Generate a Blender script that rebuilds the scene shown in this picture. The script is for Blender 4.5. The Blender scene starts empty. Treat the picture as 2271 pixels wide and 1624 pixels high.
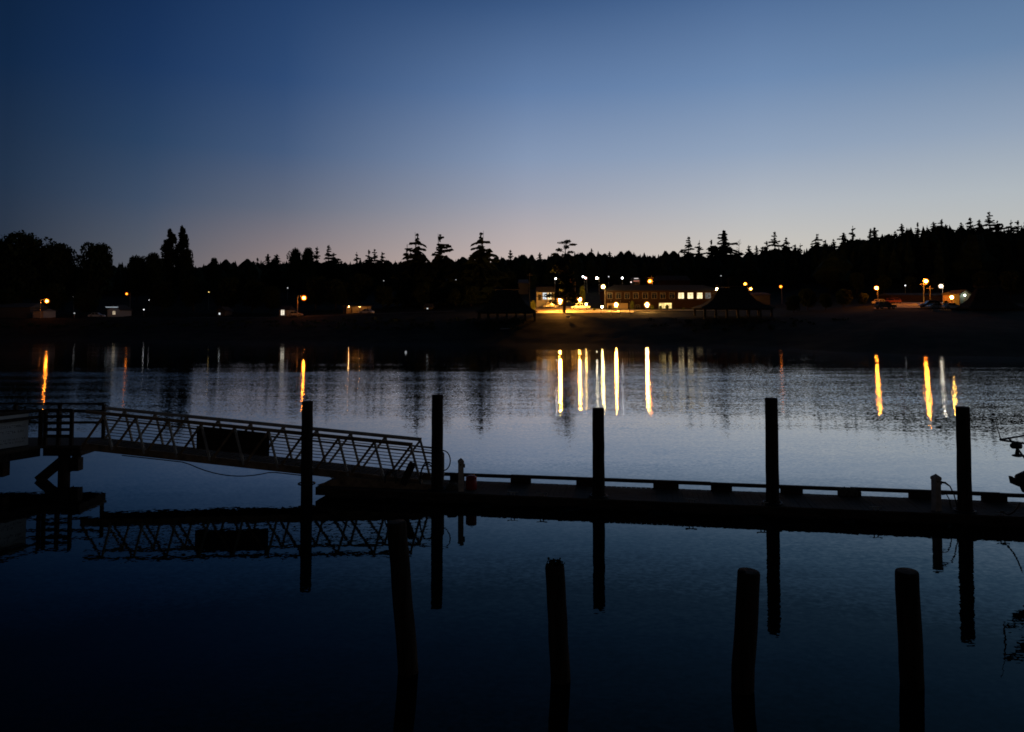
import bpy, math, random
import numpy as np
from mathutils import Vector, Matrix

# ------------------------------------------------------------------ camera
W, F, HY, C, PITCH = 2271.0, 1650.0, 700.0, 5.55, math.radians(2.0)
YC = HY - F * math.tan(PITCH)
sc = bpy.context.scene
col = sc.collection
cam_d = bpy.data.cameras.new('camera')
cam = bpy.data.objects.new('camera', cam_d)
col.objects.link(cam)
cam.location = (0, 0, C)
cam.rotation_euler = (math.pi / 2 + PITCH, 0, 0)
cam_d.sensor_width = 36.0
cam_d.sensor_fit = 'HORIZONTAL'
cam_d.lens = 36.0 * F / W
cam_d.shift_y = -(812.0 - YC) / W
cam_d.clip_start = 0.1
cam_d.clip_end = 8000
sc.camera = cam
sc.view_settings.view_transform = 'Standard'
sc.view_settings.look = 'None'
sc.view_settings.exposure = 0.0
sc.view_settings.gamma = 1.0
sc.render.film_transparent = False
sc.cycles.use_denoising = True
sc.cycles.max_bounces = 6
sc.cycles.diffuse_bounces = 2
sc.cycles.glossy_bounces = 4
sc.cycles.caustics_reflective = False
sc.cycles.caustics_refractive = False
sc.cycles.sample_clamp_indirect = 8.0
sc.cycles.filter_width = 1.7

R = random.Random(7)


def lin(c):
    out = []
    for x in c[:3]:
        x /= 255.0
        out.append(x / 12.92 if x <= 0.04045 else ((x + 0.055) / 1.055) ** 2.4)
    return (out[0], out[1], out[2], 1.0)


# ------------------------------------------------------------------ sky: the afterglow of a sun that set to the right
world = bpy.data.worlds.new('World')
sc.world = world
world.use_nodes = True
wn, wl = world.node_tree.nodes, world.node_tree.links
wn.clear()
tc = wn.new('ShaderNodeTexCoord')
sep = wn.new('ShaderNodeSeparateXYZ')
wl.new(tc.outputs['Generated'], sep.inputs[0])
azi = wn.new('ShaderNodeMath'); azi.operation = 'ARCTAN2'
wl.new(sep.outputs[0], azi.inputs[0]); wl.new(sep.outputs[1], azi.inputs[1])
elv = wn.new('ShaderNodeMath'); elv.operation = 'ARCSINE'
wl.new(sep.outputs[2], elv.inputs[0])
e01 = wn.new('ShaderNodeMapRange')
e01.inputs['From Min'].default_value = 0.0
e01.inputs['From Max'].default_value = math.radians(60)
wl.new(elv.outputs[0], e01.inputs['Value'])


def sky_ramp(stops):
    r = wn.new('ShaderNodeValToRGB')
    r.color_ramp.interpolation = 'B_SPLINE' if False else 'EASE' if False else 'LINEAR'
    el = r.color_ramp.elements
    while len(el) > 1:
        el.remove(el[-1])
    el[0].position = stops[0][0] / 60.0
    el[0].color = lin(stops[0][1])
    for p, c in stops[1:]:
        e = el.new(p / 60.0)
        e.color = lin(c)
    wl.new(e01.outputs[0], r.inputs[0])
    return r.outputs[0]


# (elevation in degrees, colour) at five bearings
SKY = [
    (-2.2, [(0, (58, 54, 52)), (12, (38, 38, 40)), (30, (14, 18, 26)), (60, (4, 10, 20))]),
    (-0.60, [(0, (50, 56, 66)), (5, (44, 54, 70)), (9, (33, 50, 73)), (16, (17, 39, 69)), (23, (11, 32, 61)), (27, (8, 22, 42)), (31, (5, 12, 24)), (60, (2, 5, 11))]),
    (-0.46, [(0, (94, 92, 96)), (4, (88, 92, 102)), (8, (62, 78, 102)), (12, (42, 66, 98)), (17, (27, 53, 92)), (23, (18, 43, 81)), (27, (13, 31, 56)), (31, (7, 16, 30)), (60, (2, 6, 13))]),
    (-0.30, [(0, (150, 130, 126)), (4, (140, 126, 126)), (8, (98, 106, 124)), (12, (68, 90, 124)), (17, (46, 74, 116)), (23, (34, 62, 104)), (27, (22, 42, 70)), (31, (11, 22, 38)), (60, (3, 8, 18))]),
    (0.02, [(0, (206, 184, 174)), (4, (199, 181, 174)), (6.5, (180, 172, 175)), (9, (155, 161, 178)), (12, (133, 151, 180)), (17, (97, 125, 166)), (23, (60, 89, 132)), (27, (42, 66, 98)), (31, (20, 33, 48)), (60, (6, 14, 28))]),
    (0.32, [(0, (206, 197, 186)), (5, (201, 196, 188)), (8, (180, 185, 192)), (12, (145, 163, 188)), (17, (110, 138, 176)), (23, (76, 106, 149)), (27, (52, 78, 108)), (31, (23, 42, 58)), (60, (7, 16, 30))]),
    (0.60, [(0, (190, 187, 180)), (5, (190, 190, 186)), (8, (176, 184, 190)), (12, (145, 162, 184)), (17, (105, 133, 168)), (23, (76, 107, 147)), (27, (56, 84, 112)), (31, (26, 48, 64)), (60, (8, 18, 32))]),
    (2.2, [(0, (62, 59, 57)), (12, (40, 42, 46)), (30, (16, 22, 32)), (60, (5, 14, 28))]),
]
prev = sky_ramp(SKY[0][1])
for (a0, _), (a1, stops) in zip(SKY, SKY[1:]):
    mr = wn.new('ShaderNodeMapRange')
    mr.interpolation_type = 'LINEAR'
    mr.inputs['From Min'].default_value = a0
    mr.inputs['From Max'].default_value = a1
    wl.new(azi.outputs[0], mr.inputs['Value'])
    mx = wn.new('ShaderNodeMix'); mx.data_type = 'RGBA'
    wl.new(mr.outputs[0], mx.inputs[0])
    wl.new(prev, mx.inputs[6])
    wl.new(sky_ramp(stops), mx.inputs[7])
    prev = mx.outputs[2]
bg = wn.new('ShaderNodeBackground')
bg.inputs['Strength'].default_value = 1.0
wo = wn.new('ShaderNodeOutputWorld')
wl.new(prev, bg.inputs['Color'])
wl.new(bg.outputs[0], wo.inputs['Surface'])


# ------------------------------------------------------------------ from the photograph's rays to places in the world
def ray(x, y):
    cx, cy = (x - W / 2) / F, (YC - y) / F
    return Vector((cx, math.cos(PITCH) - cy * math.sin(PITCH), math.sin(PITCH) + cy * math.cos(PITCH)))


def at(x, y, Y):
    d = ray(x, y)
    return Vector((0, 0, C)) + d * (Y / d.y)


def on(x, y, z):
    d = ray(x, y)
    return Vector((0, 0, C)) + d * ((z - C) / d.z)


def ux(x):
    return (x - W / 2) / F


# ------------------------------------------------------------------ mesh helpers
class MB:
    def __init__(self):
        self.v, self.f = [], []

    def add(self, vs, fs):
        o = len(self.v)
        self.v += [tuple(p) for p in vs]
        self.f += [tuple(i + o for i in q) for q in fs]
        return self

    def box(self, c, s, rot=None, taper=1.0):
        x, y, z = s[0] / 2, s[1] / 2, s[2] / 2
        t = taper
        vs = [Vector(p) for p in ((-x, -y, -z), (x, -y, -z), (x, y, -z), (-x, y, -z), (-x * t, -y * t, z), (x * t, -y * t, z), (x * t, y * t, z), (-x * t, y * t, z))]
        if rot is not None:
            vs = [rot @ p for p in vs]
        return self.add([p + Vector(c) for p in vs], [(3, 2, 1, 0), (4, 5, 6, 7), (0, 1, 5, 4), (1, 2, 6, 5), (2, 3, 7, 6), (3, 0, 4, 7)])

    def bar(self, p, q, w, h, up=(0, 0, 1)):
        p, q = Vector(p), Vector(q)
        d = q - p
        L = d.length
        d.normalize()
        s = d.cross(Vector(up))
        if s.length < 1e-4:
            s = d.cross(Vector((0, 1, 0)))
        s.normalize()
        u = s.cross(d)
        m = Matrix((d, s, u)).transposed()
        return self.box((p + q) / 2, (L, w, h), m)

    def tube(self, pts, rad, n=8, cap=True):
        pts = [Vector(p) for p in pts]
        if not isinstance(rad, (list, tuple)):
            rad = [rad] * len(pts)
        vs, fs = [], []
        a = None
        for i, p in enumerate(pts):
            d = (pts[min(i + 1, len(pts) - 1)] - pts[max(i - 1, 0)]).normalized()
            if a is None:
                a = d.cross(Vector((0, 0, 1))) if abs(d.z) < 0.9 else d.cross(Vector((0, 1, 0)))
            a = a - d * a.dot(d)
            a.normalize()
            b = d.cross(a)
            for k in range(n):
                t = 2 * math.pi * k / n
                vs.append(p + (a * math.cos(t) + b * math.sin(t)) * rad[i])
        for i in range(len(pts) - 1):
            for k in range(n):
                k2 = (k + 1) % n
                fs.append((i * n + k, i * n + k2, (i + 1) * n + k2, (i + 1) * n + k))
        if cap:
            fs.append(tuple(range(n - 1, -1, -1)))
            fs.append(tuple((len(pts) - 1) * n + k for k in range(n)))
        return self.add(vs, fs)

    def lathe(self, prof, n=16, c=(0, 0, 0)):
        vs, fs = [], []
        for r, z in prof:
            for k in range(n):
                t = 2 * math.pi * k / n
                vs.append((c[0] + r * math.cos(t), c[1] + r * math.sin(t), c[2] + z))
        for i in range(len(prof) - 1):
            for k in range(n):
                k2 = (k + 1) % n
                fs.append((i * n + k, i * n + k2, (i + 1) * n + k2, (i + 1) * n + k))
        fs.append(tuple(range(n - 1, -1, -1)))
        fs.append(tuple((len(prof) - 1) * n + k for k in range(n)))
        return self.add(vs, fs)

    def prism(self, poly, y0, y1):
        """outline in x,z extruded along y"""
        n = len(poly)
        vs = [(p[0], y0, p[1]) for p in poly] + [(p[0], y1, p[1]) for p in poly]
        fs = [tuple(range(n)), tuple(range(2 * n - 1, n - 1, -1))]
        for i in range(n):
            j = (i + 1) % n
            fs.append((i, i + n, j + n, j))
        return self.add(vs, fs)

    def slab(self, poly, z0, z1):
        """outline in x,y extruded along z"""
        n = len(poly)
        vs = [(p[0], p[1], z0) for p in poly] + [(p[0], p[1], z1) for p in poly]
        fs = [tuple(range(n - 1, -1, -1)), tuple(range(n, 2 * n))]
        for i in range(n):
            j = (i + 1) % n
            fs.append((i, j, j + n, i + n))
        return self.add(vs, fs)

    def sphere(self, c, r, n=10, m=7, squash=1.0):
        prof = [(max(1e-4, r * math.sin(math.pi * i / m)), -r * squash * math.cos(math.pi * i / m)) for i in range(m + 1)]
        return self.lathe(prof, n, c)

    def mesh(self, name):
        me = bpy.data.meshes.new(name)
        me.from_pydata(self.v, [], self.f)
        me.update()
        return me

    def build(self, name, mat, parent=None, smooth=False, loc=None):
        me = self.mesh(name)
        return link(name, me, mat, parent, smooth, loc)


def link(name, me, mat, parent=None, smooth=False, loc=None):
    if mat is not None and not me.materials:
        me.materials.append(mat)
    if smooth:
        for p in me.polygons:
            p.use_smooth = True
    o = bpy.data.objects.new(name, me)
    col.objects.link(o)
    if parent is not None:
        o.parent = parent
    if loc is not None:
        o.location = loc
    return o


def tag(o, label=None, cat=None, group=None, kind=None):
    if label:
        o['label'] = label
    if cat:
        o['category'] = cat
    if group:
        o['group'] = group
    if kind:
        o['kind'] = kind
    return o


def empty(name, loc, rz=0.0, label=None, cat=None, group=None):
    o = bpy.data.objects.new(name, None)
    col.objects.link(o)
    o.location = loc
    o.rotation_euler = (0, 0, rz)
    o.empty_display_size = 0.3
    return tag(o, label, cat, group)


def copy_thing(root, loc, rz=0.0, scale=None, label=None, group=None):
    r = root.copy()
    col.objects.link(r)
    r.location = loc
    r.rotation_euler = (0, 0, rz)
    if scale is not None:
        r.scale = scale
    if label:
        r['label'] = label
    if group:
        r['group'] = group
    for ch in list(root.children):
        c = ch.copy()
        col.objects.link(c)
        c.parent = r
        for g in list(ch.children):
            d = g.copy()
            col.objects.link(d)
            d.parent = c
    return r


# ------------------------------------------------------------------ materials
MATS = {}


def mat(name, c, rough=0.8, metal=0.0, var=0.35, scale=3.0, stretch=(1, 1, 1), spec=0.3, bump=0.0):
    if name in MATS:
        return MATS[name]
    m = bpy.data.materials.new(name)
    m.use_nodes = True
    nt = m.node_tree
    b = nt.nodes['Principled BSDF']
    b.inputs['Roughness'].default_value = rough
    b.inputs['Metallic'].default_value = metal
    b.inputs['Specular IOR Level'].default_value = spec
    t = nt.nodes.new('ShaderNodeTexCoord')
    mp = nt.nodes.new('ShaderNodeMapping')
    mp.inputs['Scale'].default_value = stretch
    n = nt.nodes.new('ShaderNodeTexNoise')
    n.inputs['Scale'].default_value = scale
    n.inputs['Detail'].default_value = 5
    nt.links.new(t.outputs['Object'], mp.inputs[0])
    nt.links.new(mp.outputs[0], n.inputs['Vector'])
    r = nt.nodes.new('ShaderNodeValToRGB')
    r.color_ramp.elements[0].position = 0.3
    r.color_ramp.elements[1].position = 0.72
    r.color_ramp.elements[0].color = tuple(x * (1 - var) for x in c[:3]) + (1,)
    r.color_ramp.elements[1].color = tuple(min(1, x * (1 + var)) for x in c[:3]) + (1,)
    nt.links.new(n.outputs['Fac'], r.inputs[0])
    nt.links.new(r.outputs[0], b.inputs['Base Color'])
    if bump:
        bp = nt.nodes.new('ShaderNodeBump')
        bp.inputs['Strength'].default_value = bump
        bp.inputs['Distance'].default_value = 0.02
        nt.links.new(n.outputs['Fac'], bp.inputs['Height'])
        nt.links.new(bp.outputs[0], b.inputs['Normal'])
    MATS[name] = m
    return m


def glow(name, c, s, vary=0.0, scale=2.0):
    if name in MATS:
        return MATS[name]
    m = bpy.data.materials.new(name)
    m.use_nodes = True
    nt = m.node_tree
    nt.nodes.clear()
    e = nt.nodes.new('ShaderNodeEmission')
    e.inputs['Color'].default_value = (*c, 1)
    e.inputs['Strength'].default_value = s
    if vary:
        t = nt.nodes.new('ShaderNodeTexCoord')
        n = nt.nodes.new('ShaderNodeTexNoise')
        n.inputs['Scale'].default_value = scale
        mr = nt.nodes.new('ShaderNodeMapRange')
        mr.inputs['From Min'].default_value = 0.3
        mr.inputs['From Max'].default_value = 0.7
        mr.inputs['To Min'].default_value = s * (1 - vary)
        mr.inputs['To Max'].default_value = s * (1 + vary)
        nt.links.new(t.outputs['Object'], n.inputs['Vector'])
        nt.links.new(n.outputs['Fac'], mr.inputs['Value'])
        nt.links.new(mr.outputs[0], e.inputs['Strength'])
    o = nt.nodes.new('ShaderNodeOutputMaterial')
    nt.links.new(e.outputs[0], o.inputs[0])
    MATS[name] = m
    return m


M_PILE = mat('creosote timber', (0.045, 0.032, 0.024), 0.95, 0, 0.5, 4, (3, 3, 0.4), 0.1, 0.6)
M_DECK = mat('weathered planks', (0.11, 0.085, 0.065), 0.9, 0, 0.4, 3, (0.5, 6, 1), 0.15, 0.3)
M_BEAM = mat('dark dock timber', (0.06, 0.045, 0.035), 0.92, 0, 0.5, 3, (0.6, 3, 3), 0.1, 0.3)
M_GALV = mat('weathered galvanised steel', (0.5, 0.44, 0.37), 0.75, 0.0, 0.35, 5, (1, 1, 1), 0.2)
M_RUST = mat('rusty brown steel', (0.3, 0.19, 0.11), 0.85, 0.0, 0.5, 4, (1, 1, 1), 0.2)
M_SIGN = mat('white sign board', (0.6, 0.62, 0.62), 0.6, 0, 0.08, 2)
M_INK = mat('sign lettering', (0.03, 0.03, 0.035), 0.7, 0, 0.2, 8)
M_TAN = mat('tan painted pedestal', (0.6, 0.47, 0.36), 0.8, 0, 0.25, 7)
M_RED = mat('red plastic', (0.34, 0.02, 0.016), 0.5, 0, 0.15, 3)
M_RUBBER = mat('black rubber', (0.02, 0.02, 0.022), 0.7, 0, 0.3, 6)
M_ROPE = mat('grey rope', (0.16, 0.14, 0.11), 0.95, 0, 0.3, 30)
M_ALU = mat('dull aluminium', (0.2, 0.2, 0.21), 0.6, 0.2, 0.15, 6)
M_BLACK = mat('black gear', (0.025, 0.025, 0.03), 0.6, 0, 0.3, 5)
M_HULL = mat('grey boat hull', (0.3, 0.3, 0.32), 0.5, 0, 0.15, 2)
M_FOLI = mat('dark conifer needles', (0.022, 0.034, 0.02), 0.95, 0, 0.5, 0.6, (1, 1, 1), 0.05)
M_LEAF = mat('broad leaves', (0.035, 0.05, 0.022), 0.9, 0, 0.5, 0.5, (1, 1, 1), 0.05)
M_BUSH = mat('bush leaves', (0.09, 0.11, 0.03), 0.9, 0, 0.5, 1.2, (1, 1, 1), 0.05)
M_BARK = mat('bark', (0.06, 0.045, 0.035), 0.95, 0, 0.4, 2, (2, 2, 0.3), 0.1)
M_GRASS = mat('shore grass and mud', (0.02, 0.019, 0.010), 0.97, 0, 0.55, 0.25, (1, 1, 1), 0.05)
M_ROAD = mat('asphalt road', (0.06, 0.057, 0.053), 0.9, 0, 0.3, 0.6, (1, 1, 1), 0.1)
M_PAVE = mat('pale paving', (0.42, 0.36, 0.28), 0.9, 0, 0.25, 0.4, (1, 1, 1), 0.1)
M_SHINGLE = mat('cedar shingle roof', (0.05, 0.04, 0.032), 0.95, 0, 0.4, 2.5, (1, 1, 3), 0.1)
M_POST = mat('roof post timber', (0.08, 0.06, 0.045), 0.9, 0, 0.4, 2)
M_WALLB = mat('brown siding', (0.034, 0.019, 0.013), 0.9, 0, 0.25, 1.5, (0.3, 0.3, 6), 0.1)
M_WALLW = mat('pale siding', (0.36, 0.36, 0.35), 0.85, 0, 0.12, 1.5, (0.3, 0.3, 6), 0.1)
M_WALLG = mat('grey siding', (0.12, 0.115, 0.105), 0.9, 0, 0.2, 1.5, (0.3, 0.3, 6), 0.1)
M_WALLT = mat('tan siding', (0.38, 0.28, 0.17), 0.9, 0, 0.2, 1.5, (0.3, 0.3, 6), 0.1)
M_ROOF = mat('dark roofing', (0.05, 0.048, 0.047), 0.9, 0, 0.3, 2)
M_ROOFP = mat('grey metal roofing', (0.12, 0.12, 0.12), 0.6, 0, 0.15, 2)
M_TRIM = mat('window trim', (0.2, 0.17, 0.14), 0.7, 0, 0.1, 3)
M_PANE = mat('dark window glass', (0.012, 0.013, 0.016), 0.12, 0, 0.2, 2, (1, 1, 1), 0.5)
M_POLE = mat('painted steel pole', (0.3, 0.28, 0.25), 0.6, 0, 0.2, 2)
M_POLED = mat('dark pole', (0.1, 0.085, 0.07), 0.85, 0, 0.3, 2)
M_CARW = mat('white car paint', (0.65, 0.65, 0.65), 0.3, 0, 0.05, 2, (1, 1, 1), 0.5)
M_CARD = mat('dark car paint', (0.05, 0.05, 0.06), 0.3, 0, 0.15, 2, (1, 1, 1), 0.5)
M_CARS = mat('silver car paint', (0.35, 0.35, 0.36), 0.3, 0.3, 0.1, 2, (1, 1, 1), 0.5)
M_CARR = mat('faded red car paint', (0.3, 0.07, 0.04), 0.4, 0, 0.15, 2, (1, 1, 1), 0.4)
M_TYRE = mat('tyre', (0.02, 0.02, 0.02), 0.9)
M_WINL = glow('lit room', (1.0, 0.78, 0.42), 1.5, 0.35, 1.2)
M_WINC = glow('cool lit room', (0.85, 0.95, 1.0), 0.9, 0.4, 1.0)
M_ENTR = glow('lit lobby', (1.0, 0.72, 0.25), 1.3, 0.5, 0.9)
ORANGE, AMBER, WARM, WHITE, GREENW = (1.0, 0.255, 0.018), (1.0, 0.5, 0.07), (1.0, 0.74, 0.36), (0.93, 0.97, 1.0), (0.85, 1.0, 0.72)


# ------------------------------------------------------------------ terrain: one sheet, shelving into the water, rising to wooded hills
SIL = [(-700, 560), (0, 592), (430, 590), (530, 584), (640, 580), (880, 583), (1000, 577), (1180, 573), (1300, 566), (1400, 561), (1500, 566), (1620, 571),
       (1700, 562), (1800, 553), (1900, 540), (1960, 532), (2000, 521), (2100, 512), (2200, 507), (2271, 512), (3000, 520)]
RID = [(-700, 620), (1400, 600), (1650, 480), (1800, 410), (1960, 380), (3000, 370)]
KN = [
    (-700, [(0, -5), (160, -2), (190, 0), (202, 2.0), (216, 4.6), (240, 5.2), (280, 8), (320, 12)]),
    (0, [(0, -5), (150, -2), (181, 0), (195, 2.2), (208, 4.4), (240, 5.2), (280, 8), (320, 12)]),
    (600, [(0, -5), (140, -2), (163, 0), (185, 2.4), (207, 4.7), (225, 5.0), (262, 7), (320, 14)]),
    (1135, [(0, -5), (122, -2), (146, 0), (163, 2.4), (178, 4.7), (190, 6.0), (222, 7.5), (260, 10.5), (320, 17)]),
    (1250, [(0, -5), (120, -2), (144, 0), (161, 2.5), (177, 4.8), (190, 6.0), (222, 8.3), (260, 11), (320, 17)]),
    (1345, [(0, -5), (118, -2), (142, 0), (159, 2.5), (176, 4.9), (190, 6.05), (222, 7.3), (260, 10.5), (320, 17)]),
    (1500, [(0, -5), (115, -2), (140, 0), (157, 2.6), (175, 5.0), (190, 6.1), (222, 7.4), (260, 10.5), (320, 17)]),
    (1720, [(0, -5), (105, -2), (131, 0), (150, 2.8), (170, 5.2), (188, 6.2), (222, 7.6), (260, 11), (320, 18)]),
    (1960, [(0, -5), (85, -2), (110, 0), (130, 3.2), (160, 6.4), (177, 7.0), (217, 9.4), (240, 12), (300, 24)]),
    (2130, [(0, -5), (80, -2), (102, 0), (122, 3.0), (160, 6.6), (177, 7.1), (217, 9.4), (240, 12), (300, 26)]),
    (3000, [(0, -5), (70, -2), (95, 0), (115, 2.8), (160, 6.6), (177, 7.1), (217, 9.4), (240, 12), (300, 26)]),
]
_kx = [ux(k[0]) for k in KN]


def lerp_tab(tab, u):
    return float(np.interp(u, [ux(a) for a, _ in tab], [b for _, b in tab]))


def canopy_z(u):
    r = lerp_tab(RID, u)
    return C + (HY - lerp_tab(SIL, u)) * r / F, r


def _prof(i, u, Y):
    p = KN[i][1]
    cz, r = canopy_z(u)
    ys = [a for a, _ in p] + [r, r + 300, r + 2500]
    zs = [b for _, b in p] + [cz - 15, cz - 32, 0]
    return float(np.interp(Y, ys, zs))


def ground(u, Y):
    if u <= _kx[0]:
        return _prof(0, u, Y)
    for i in range(len(_kx) - 1):
        if u <= _kx[i + 1]:
            t = (u - _kx[i]) / (_kx[i + 1] - _kx[i])
            return _prof(i, u, Y) * (1 - t) + _prof(i + 1, u, Y) * t
    return _prof(len(_kx) - 1, u, Y)


def gz(X, Y):
    return ground(X / Y, Y)


us = np.concatenate([np.linspace(-3.0, -0.9, 12)[:-1], np.arange(-0.9, 0.9001, 0.0075), np.linspace(0.9, 3.0, 12)[1:]])
Ys = np.concatenate([[40], np.arange(80, 130, 5), np.arange(130, 260, 2.5), np.arange(260, 420, 10), np.arange(420, 720, 25), [760, 850, 1000, 1400, 2200, 3500]])
tb = MB()
tr = random.Random(3)
for Y in Ys:
    for u in us:
        z = ground(float(u), float(Y))
        if 0.3 < z < 5.2:
            z += tr.uniform(-0.12, 0.12)
        tb.v.append((u * Y, float(Y), z))
nu = len(us)
for j in range(len(Ys) - 1):
    for i in range(nu - 1):
        tb.f.append((j * nu + i, j * nu + i + 1, (j + 1) * nu + i + 1, (j + 1) * nu + i))
tag(tb.build('ground', M_GRASS, smooth=True), kind='structure')


def draped(name, m, rows, lift=0.14):
    """a paved strip laid on the ground; rows = list of (left X,Y , right X,Y) cut fine"""
    b = MB()
    nn = 24
    for (a, c) in rows:
        for k in range(nn + 1):
            t = k / nn
            X, Y = a[0] * (1 - t) + c[0] * t, a[1] * (1 - t) + c[1] * t
            b.v.append((X, Y, gz(X, Y) + lift))
    for j in range(len(rows) - 1):
        for k in range(nn):
            b.f.append((j * (nn + 1) + k, j * (nn + 1) + k + 1, (j + 1) * (nn + 1) + k + 1, (j + 1) * (nn + 1) + k))
    return tag(b.build(name, m), kind='structure')


def strip(name, m, x0, x1, Y0, Y1, rows=8, lift=0.14):
    rr = []
    for k in range(rows + 1):
        Y = Y0 + (Y1 - Y0) * k / rows
        rr.append(((ux(x0) * Y, Y), (ux(x1) * Y, Y)))
    return draped(name, m, rr, lift)


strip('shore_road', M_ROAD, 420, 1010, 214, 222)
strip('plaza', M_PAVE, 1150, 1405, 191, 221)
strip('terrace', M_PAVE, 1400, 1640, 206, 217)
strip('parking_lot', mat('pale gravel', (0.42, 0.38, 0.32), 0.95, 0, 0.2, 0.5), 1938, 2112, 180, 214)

# ------------------------------------------------------------------ water: a mirror ruffled by real slopes
mw = bpy.data.materials.new('river water')
mw.use_nodes = True
nt = mw.node_tree
nt.nodes.clear()
geo = nt.nodes.new('ShaderNodeNewGeometry')


def wnoise(scale, sx, sy, detail=2.0, loc=(0, 0, 0)):
    mp = nt.nodes.new('ShaderNodeMapping')
    mp.inputs['Scale'].default_value = (sx, sy, 1)
    mp.inputs['Location'].default_value = loc
    nt.links.new(geo.outputs['Position'], mp.inputs[0])
    n = nt.nodes.new('ShaderNodeTexNoise')
    n.inputs['Scale'].default_value = scale
    n.inputs['Detail'].default_value = detail
    nt.links.new(mp.outputs[0], n.inputs['Vector'])
    return n


def vmath(op, a, bb):
    n = nt.nodes.new('ShaderNodeVectorMath')
    n.operation = op
    for i, s in enumerate((a, bb)):
        if s is None:
            continue
        if isinstance(s, tuple):
            n.inputs[i].default_value = s
        else:
            nt.links.new(s, n.inputs[i])
    return n.outputs[0]


def vscale(a, s):
    n = nt.nodes.new('ShaderNodeVectorMath')
    n.operation = 'SCALE'
    nt.links.new(a, n.inputs[0])
    if isinstance(s, (int, float)):
        n.inputs['Scale'].default_value = s
    else:
        nt.links.new(s, n.inputs['Scale'])
    return n.outputs[0]


def maprange(v, a, bb, c, d):
    n = nt.nodes.new('ShaderNodeMapRange')
    n.interpolation_type = 'SMOOTHSTEP'
    n.inputs['From Min'].default_value = a
    n.inputs['From Max'].default_value = bb
    n.inputs['To Min'].default_value = c
    n.inputs['To Max'].default_value = d
    nt.links.new(v, n.inputs['Value'])
    return n.outputs[0]


def mul(a, bb):
    n = nt.nodes.new('ShaderNodeMath')
    n.operation = 'MULTIPLY'
    for i, s in enumerate((a, bb)):
        if isinstance(s, (int, float)):
            n.inputs[i].default_value = s
        else:
            nt.links.new(s, n.inputs[i])
    return n.outputs[0]


def slopes(n, sx, sy):
    c = vmath('SUBTRACT', n.outputs['Color'], (0.5, 0.5, 0.5))
    return vmath('MULTIPLY', c, (sx, sy, 0.0))


spx = nt.nodes.new('ShaderNodeSeparateXYZ')
nt.links.new(geo.outputs['Position'], spx.inputs[0])
# the harbour basin by the dock lies calm; the breeze ruffles the open river further out, in patches
near_r = maprange(spx.outputs[1], 28.0, 62.0, 0.16, 1.45)
far_r = maprange(spx.outputs[1], 68.0, 86.0, 1.0, 0.34)
side_r = maprange(spx.outputs[0], -20.0, 45.0, 0.75, 1.35)
open_river = mul(mul(near_r, far_r), side_r)
patch = maprange(wnoise(1.0, 0.012, 0.055, 2.0).outputs['Fac'], 0.38, 0.62, 0.7, 1.2)
streak = maprange(wnoise(1.0, 0.03, 0.22, 2.0, (7, 3, 0)).outputs['Fac'], 0.42, 0.6, 0.75, 1.2)
amp = mul(mul(open_river, patch), streak)
long_w = slopes(wnoise(1.0, 0.10, 0.42, 2.0, (3, 9, 0)), 0.010, 0.034)
mid_w = slopes(wnoise(1.0, 0.42, 2.2, 2.0, (13, 5, 0)), 0.034, 0.062)
fine_w = slopes(wnoise(1.0, 8.0, 12.0, 1.0, (1, 4, 0)), 0.055, 0.24)
s = vmath('ADD', vmath('ADD', long_w, mid_w), fine_w)
calm = slopes(wnoise(1.0, 1.1, 1.6, 2.0, (2, 2, 0)), 0.006, 0.009)
s = vmath('ADD', vscale(s, amp), calm)
nrm = nt.nodes.new('ShaderNodeVectorMath'); nrm.operation = 'NORMALIZE'
nt.links.new(vmath('ADD', s, (0.0, 0.0, 1.0)), nrm.inputs[0])
gl = nt.nodes.new('ShaderNodeBsdfGlossy')
gl.inputs['Color'].default_value = (0.88, 0.97, 1.0, 1)
gl.inputs['Roughness'].default_value = 0.015
df = nt.nodes.new('ShaderNodeBsdfDiffuse')
df.inputs['Color'].default_value = (0.002, 0.004, 0.005, 1)
nt.links.new(nrm.outputs[0], gl.inputs['Normal'])
dt = nt.nodes.new('ShaderNodeVectorMath'); dt.operation = 'DOT_PRODUCT'
nt.links.new(geo.outputs['Incoming'], dt.inputs[0]); nt.links.new(nrm.outputs[0], dt.inputs[1])
ab = nt.nodes.new('ShaderNodeMath'); ab.operation = 'ABSOLUTE'
nt.links.new(dt.outputs['Value'], ab.inputs[0])
cr = nt.nodes.new('ShaderNodeValToRGB')       # hand-fitted reflectance against the viewing angle, dropping fast at steeper views
el = cr.color_ramp.elements
el[0].position, el[0].color = 0.0, (1, 1, 1, 1)
el[1].position, el[1].color = 1.0, (0.02, 0.03, 0.03, 1)
for p_, v_, t_ in ((0.10, 0.80, 0.98), (0.187, 0.55, 0.96), (0.215, 0.36, 0.92), (0.245, 0.25, 0.86), (0.28, 0.16, 0.78), (0.337, 0.062, 0.72), (0.40, 0.042, 0.7), (0.47, 0.038, 0.7), (0.7, 0.028, 0.7)):
    e_ = el.new(p_)
    e_.color = (v_ * t_, v_, v_ * 1.02, 1)
nt.links.new(ab.outputs[0], cr.inputs[0])
nt.links.new(cr.outputs[0], gl.inputs['Color'])
ms = nt.nodes.new('ShaderNodeAddShader')
nt.links.new(df.outputs[0], ms.inputs[0]); nt.links.new(gl.outputs[0], ms.inputs[1])
mo = nt.nodes.new('ShaderNodeOutputMaterial')
nt.links.new(ms.outputs[0], mo.inputs['Surface'])
wb = MB()
wb.add([(-1500, -300, 0), (1500, -300, 0), (1500, 260, 0), (-1500, 260, 0)], [(0, 1, 2, 3)])
tag(wb.build('water', mw), kind='structure')

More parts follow.
